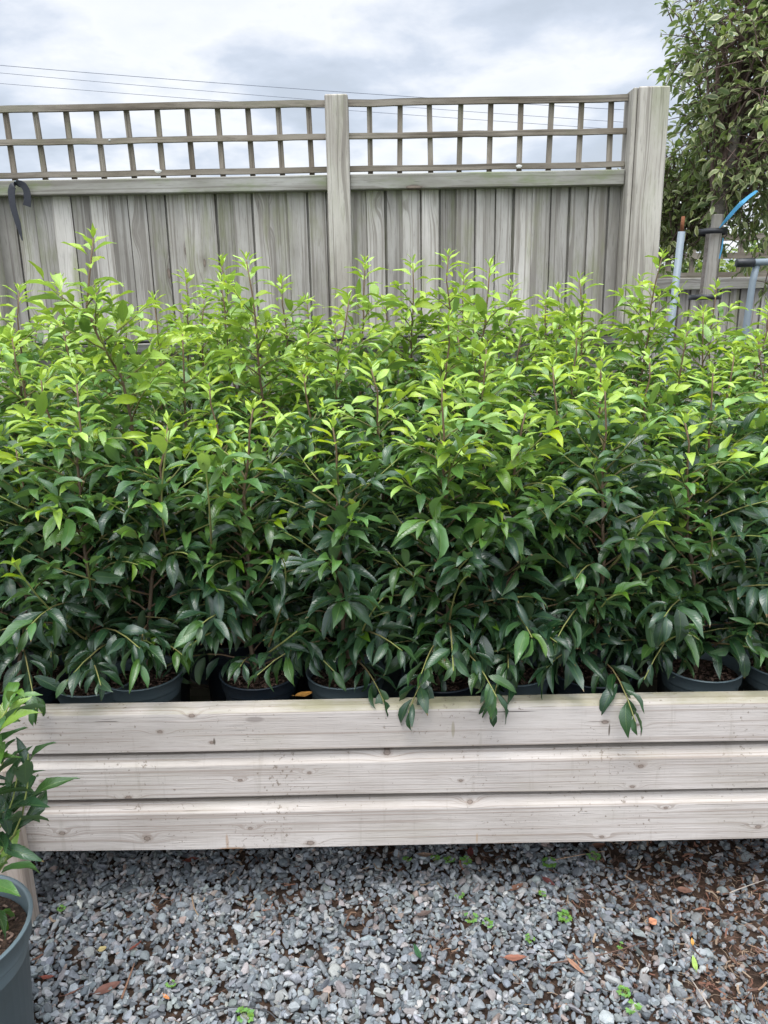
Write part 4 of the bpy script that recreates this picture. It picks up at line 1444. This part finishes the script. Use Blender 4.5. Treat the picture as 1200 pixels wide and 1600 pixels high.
# ------------------------------------------------------------------ overhead cables
CY = 32.0
for (pts, lab, rad) in [([(-300, 78), (0, 98), (300, 124), (600, 150), (1000, 176), (1500, 195)], 'uppermost overhead cable crossing the clouds above the trellis', 0.011),
                        ([(-300, 88), (0, 110), (250, 134), (520, 160), (1000, 195), (1500, 220)], 'middle overhead cable just under the uppermost one', 0.009),
                        ([(-300, 108), (0, 127), (200, 145), (420, 164), (1000, 207), (1500, 235)], 'lowest overhead cable meeting the trellis top at the left', 0.009)]:
    q = np.array([P(a, b, CY) for a, b in pts], float)
    xs = np.linspace(q[0, 0], q[-1, 0], 60)
    cf_ = np.polyfit(q[:, 0], q[:, 2], 2)
    A = Acc()
    A.tube(np.stack([xs, np.full(60, CY), np.polyval(cf_, xs)], -1), rad, 6)
    o = A.build('overhead_cable', M_CABLE, None, True, (0, CY, float(np.polyval(cf_, 0))))
    tag(o, lab, 'cable', 'overhead cables')
# ------------------------------------------------------------------ things lying on the gravel


def dead_leaf(px, py, L, Wd, col, ang, label, curl=0.7, name='fallen_leaf', z=0.024, group='fallen leaves on the gravel'):
    q = PG(px, py, z)
    rr = np.random.default_rng(int(px * 7 + py))
    nl, nw = 9, 5
    V, C = [], []
    for i in range(nl):
        t = i / (nl - 1)
        wv = math.sin(math.pi * t ** 0.8) ** 0.8
        for j in range(nw):
            s = (j / (nw - 1) - 0.5) * 2
            x = (t - 0.5) * L
            y = s * Wd / 2 * wv
            zz2 = 0.18 * Wd * curl * (s * s) * wv + 0.10 * L * curl * (t - 0.5) ** 2 * 4 + rr.normal() * 0.0006
            V.append([x, y, zz2])
            k_ = 0.8 + 0.3 * rr.random() - (0.25 if j == nw // 2 else 0)
            C.append([col[0] * k_, col[1] * k_, col[2] * k_, 1])
    V = np.array(V)
    Rz = np.array(Matrix.Rotation(ang, 3, 'Z') @ Matrix.Rotation(rr.normal() * 0.15, 3, 'X') @ Matrix.Rotation(rr.normal() * 0.1, 3, 'Y'))
    V = V @ Rz.T
    V2 = V - np.array([0, 0, 0.0007])
    n = len(V)
    f4 = [[i * nw + j, i * nw + j + 1, (i + 1) * nw + j + 1, (i + 1) * nw + j][::-1] for i in range(nl - 1) for j in range(nw - 1)]
    f4b = [[a + n for a in f][::-1] for f in f4]
    A = Acc()
    A.add(np.concatenate([V, V2]) + np.array(q), None, f4 + f4b, np.array(C + C))
    A.tube([np.array(q) + Rz @ np.array([-L / 2, 0, 0.1 * L * curl]), np.array(q) + Rz @ np.array([-L * 0.66, 0.002, 0.1 * L * curl + 0.002])], [0.0009, 0.0007], 5, (col[0] * 0.6, col[1] * 0.6, col[2] * 0.6, 1))
    o = A.build(name, M_LITTER, None, True, tuple(q))
    tag(o, label, 'leaf', group)


BR, RB, TAN, OR, GRN = (0.16, 0.075, 0.055), (0.20, 0.055, 0.035), (0.24, 0.16, 0.11), (0.42, 0.17, 0.05), (0.03, 0.09, 0.03)
for a in [(300, 1344, 0.042, 0.022, RB, 0.1, 'reddish brown leaf half under the bottom board at the left'),
          (168, 1545, 0.060, 0.026, BR, 0.55, 'broad brown curled leaf low at the left beside a long sliver'),
          (75, 1527, 0.034, 0.012, RB, 0.1, 'small dark red leaf near the wide blue grey pot'),
          (212, 1478, 0.040, 0.009, RB, 1.0, 'narrow red leaf standing up between stones, left part of gravel'),
          (808, 1387, 0.040, 0.028, (0.20, 0.10, 0.065), 0.4, 'round mid brown leaf under the bench, right of centre'),
          (857, 1378, 0.040, 0.020, (0.13, 0.04, 0.035), -0.8, 'dark maroon leaf next to the round brown leaf'),
          (663, 1428, 0.040, 0.024, (0.14, 0.10, 0.085), 0.2, 'dull grey brown leaf near the seedlings in mid gravel'),
          (665, 1336, 0.045, 0.016, TAN, 0.0, 'tan leaf flat in the shade below the bottom board'),
          (735, 1332, 0.050, 0.018, (0.14, 0.035, 0.03), 1.4, 'dark red leaf poking down under the bottom board'),
          (935, 1322, 0.045, 0.022, (0.17, 0.08, 0.05), 0.3, 'brown leaf tucked under the bottom board at the right'),
          (805, 1497, 0.055, 0.018, (0.26, 0.11, 0.07), 0.1, 'torn chestnut leaf lying flat among stones in mid gravel'),
          (1070, 1392, 0.040, 0.026, (0.19, 0.10, 0.07), -0.5, 'brown leaf on the bare mulch patch at the right'),
          (652, 1487, 0.045, 0.013, (0.03, 0.09, 0.035), 1.9, 'dark green laurel leaf dropped among the stones'),
          (1085, 1505, 0.040, 0.012, (0.30, 0.42, 0.10), 1.4, 'pale lime green leaf lying right of the stones middle'),
          (1082, 1472, 0.025, 0.008, (0.60, 0.32, 0.08), 1.3, 'small orange yellow leaf above the lime green one'),
          (1020, 1440, 0.024, 0.020, (0.50, 0.22, 0.12), 0.5, 'salmon coloured round leaf beside a pale blue stone'),
          (160, 1483, 0.020, 0.016, (0.45, 0.36, 0.16), 0.5, 'tiny yellow leaf scrap left of the narrow red leaf'),
          (260, 1558, 0.022, 0.008, (0.50, 0.20, 0.07), -0.6, 'bright orange scrap near the lower left gravel'),
          (115, 1550, 0.050, 0.007, (0.20, 0.09, 0.06), 0.9, 'thin brown sliver upright between the pot and curled leaf'),
          (900, 1510, 0.050, 0.010, (0.30, 0.16, 0.10), -0.9, 'slim tan leaf folded among stones, lower right of centre')]:
    dead_leaf(*a)
q = P(395 + 40, 1083, BY + 0.10)
dead_leaf(475, 1086, 0.05, 0.026, (0.50, 0.24, 0.05), 0.6, 'orange leaf resting on soil just behind the top board', z=SHELF + POTH * 0.93, group='fallen leaves on the bench')

# twigs
for i, (a, b, rad, lab) in enumerate([((190, 1560), (420 // 2, 1505), 0.0028, 'long brown bark sliver above the curled leaf at the left'),
                                      ((860, 1345), (945, 1330), 0.0016, 'thin pale stick just under the bottom board, right of centre'),
                                      ((1110, 1575), (1080, 1530), 0.0022, 'grey twig at the lower right gravel'),
                                      ((860, 1505), (1010, 1470), 0.0018, 'crooked dark twig across the litter right of centre'),
                                      ((1140, 1395), (1195, 1375), 0.0015, 'pale forked twig on the mulch at the right edge'),
                                      ((300, 1400), (310, 1430), 0.0015, 'short straw upright between stones, upper left of gravel')]):
    A = Acc()
    p, q = np.array(PG(*a, 0.024)), np.array(PG(*b, 0.026))
    mid_ = (p + q) / 2 + np.random.default_rng(i).normal(size=3) * 0.006 * np.array([1, 1, 0.2])
    A.tube(bez(p, mid_, q, 8), np.linspace(rad, rad * 0.6, 8), 6, (*(np.array([(0.20, 0.11, 0.07), (0.30, 0.2, 0.13), (0.33, 0.28, 0.23), (0.12, 0.07, 0.05), (0.4, 0.34, 0.28), (0.34, 0.22, 0.12)][i])), 1))
    o = A.build('twig', M_LITTER, None, True, tuple(mid_))
    tag(o, lab, 'twig', 'twigs on the gravel')

# thin black wire at the bottom
A = Acc()
wp = np.array([PG(285, 1600, 0.026), PG(310, 1585, 0.028), PG(345, 1575, 0.030), PG(385, 1572, 0.030), (PG(420, 1580, 0.027)), PG(432, 1592, 0.018)], float)
tq = np.linspace(0, 5, 30)
wp = np.stack([np.interp(tq, range(6), wp[:, k_]) for k_ in range(3)], -1)
for _ in range(4):
    wp[1:-1] = (wp[:-2] + 2 * wp[1:-1] + wp[2:]) / 4
A.tube(wp, 0.0016, 6)
o = A.build('wire', M_BLACK, None, True, tuple(wp[15]))
tag(o, 'thin black wire arching over the gravel at the bottom', 'wire')

# seedlings
M_WEED = leaf_mat('seedling_leaf', (0.10, 0.24, 0.04), (0.14, 0.32, 0.05), (0.22, 0.42, 0.08), False, 0.5)
for i, (px, py, s, lab) in enumerate([(678, 1345, 1.0, 'seedling tuft in shade under the board left of the red leaf'), (703, 1348, 0.9, 'seedling tuft right beside the dark red leaf under the board'),
                                      (728, 1352, 1.2, 'bushier seedling close under the board at mid right'), (857, 1355, 1.3, 'largest seedling under the board near the maroon leaf'),
                                      (928, 1345, 1.2, 'dark green seedling by the pale stick under the board'), (718, 1403, 0.9, 'seedling between the grey brown and round brown leaves'),
                                      (736, 1442, 1.2, 'seedling cluster in mid gravel above the laurel leaf'), (762, 1448, 1.0, 'upright seedling right of the mid gravel cluster'),
                                      (882, 1440, 1.4, 'broad three lobed seedling right of gravel middle'), (848, 1402, 0.8, 'small seedling below the maroon leaf'),
                                      (828, 1472, 0.8, 'tiny seedling above the torn chestnut leaf'), (976, 1558, 1.1, 'lime seedling low right of gravel'),
                                      (988, 1582, 1.2, 'seedling at the bottom below the lime one'), (968, 1483, 0.8, 'pale seedling leaf left of the orange yellow leaf'),
                                      (382, 1596, 1.4, 'seedling at the bottom edge beside the black wire'), (95, 1425, 0.8, 'grassy seedling in shaded stones at the left'),
                                      (637, 1347, 0.8, 'faint seedling in the shade below mid board'), (268, 1543, 0.7, 'speck of seedling above the orange scrap')]):
    rr = np.random.default_rng(900 + i)
    q = np.array(PG(px, py, 0.014))
    LBs, St, Lf = LeafBuf(), Acc(), Acc()
    for k_ in range(rr.integers(5, 8)):
        az = rr.random() * 6.28
        d = np.array([math.cos(az), math.sin(az), rr.uniform(0.3, 1.3)])
        d /= np.linalg.norm(d)
        ln = s * rr.uniform(0.006, 0.014)
        e = q + d * ln + np.array([0, 0, 0.006])
        St.tube(bez(q, (q + e) / 2 + [0, 0, 0.003], e, 4), 0.0004, 4, (0.95, 0, 0, 1), cap=False)
        for j in (-1, 0, 1):
            aa = az + j * 1.1
            L_ = s * rr.uniform(0.006, 0.010)
            LBs.put(e, [math.cos(aa), math.sin(aa), 0.15], L_, L_ * 0.75, 0.3, 0.1, 0.0, rr.random(), rr.random())
    LBs.flush(Lf, 0.05)
    root = empty('seedling', tuple(q))
    tag(root, lab, 'weed', 'green seedlings in the gravel')
    St.build('stem', M_STEM, root, True, tuple(q))
    Lf.build('leaves', M_WEED, root, True, tuple(q))
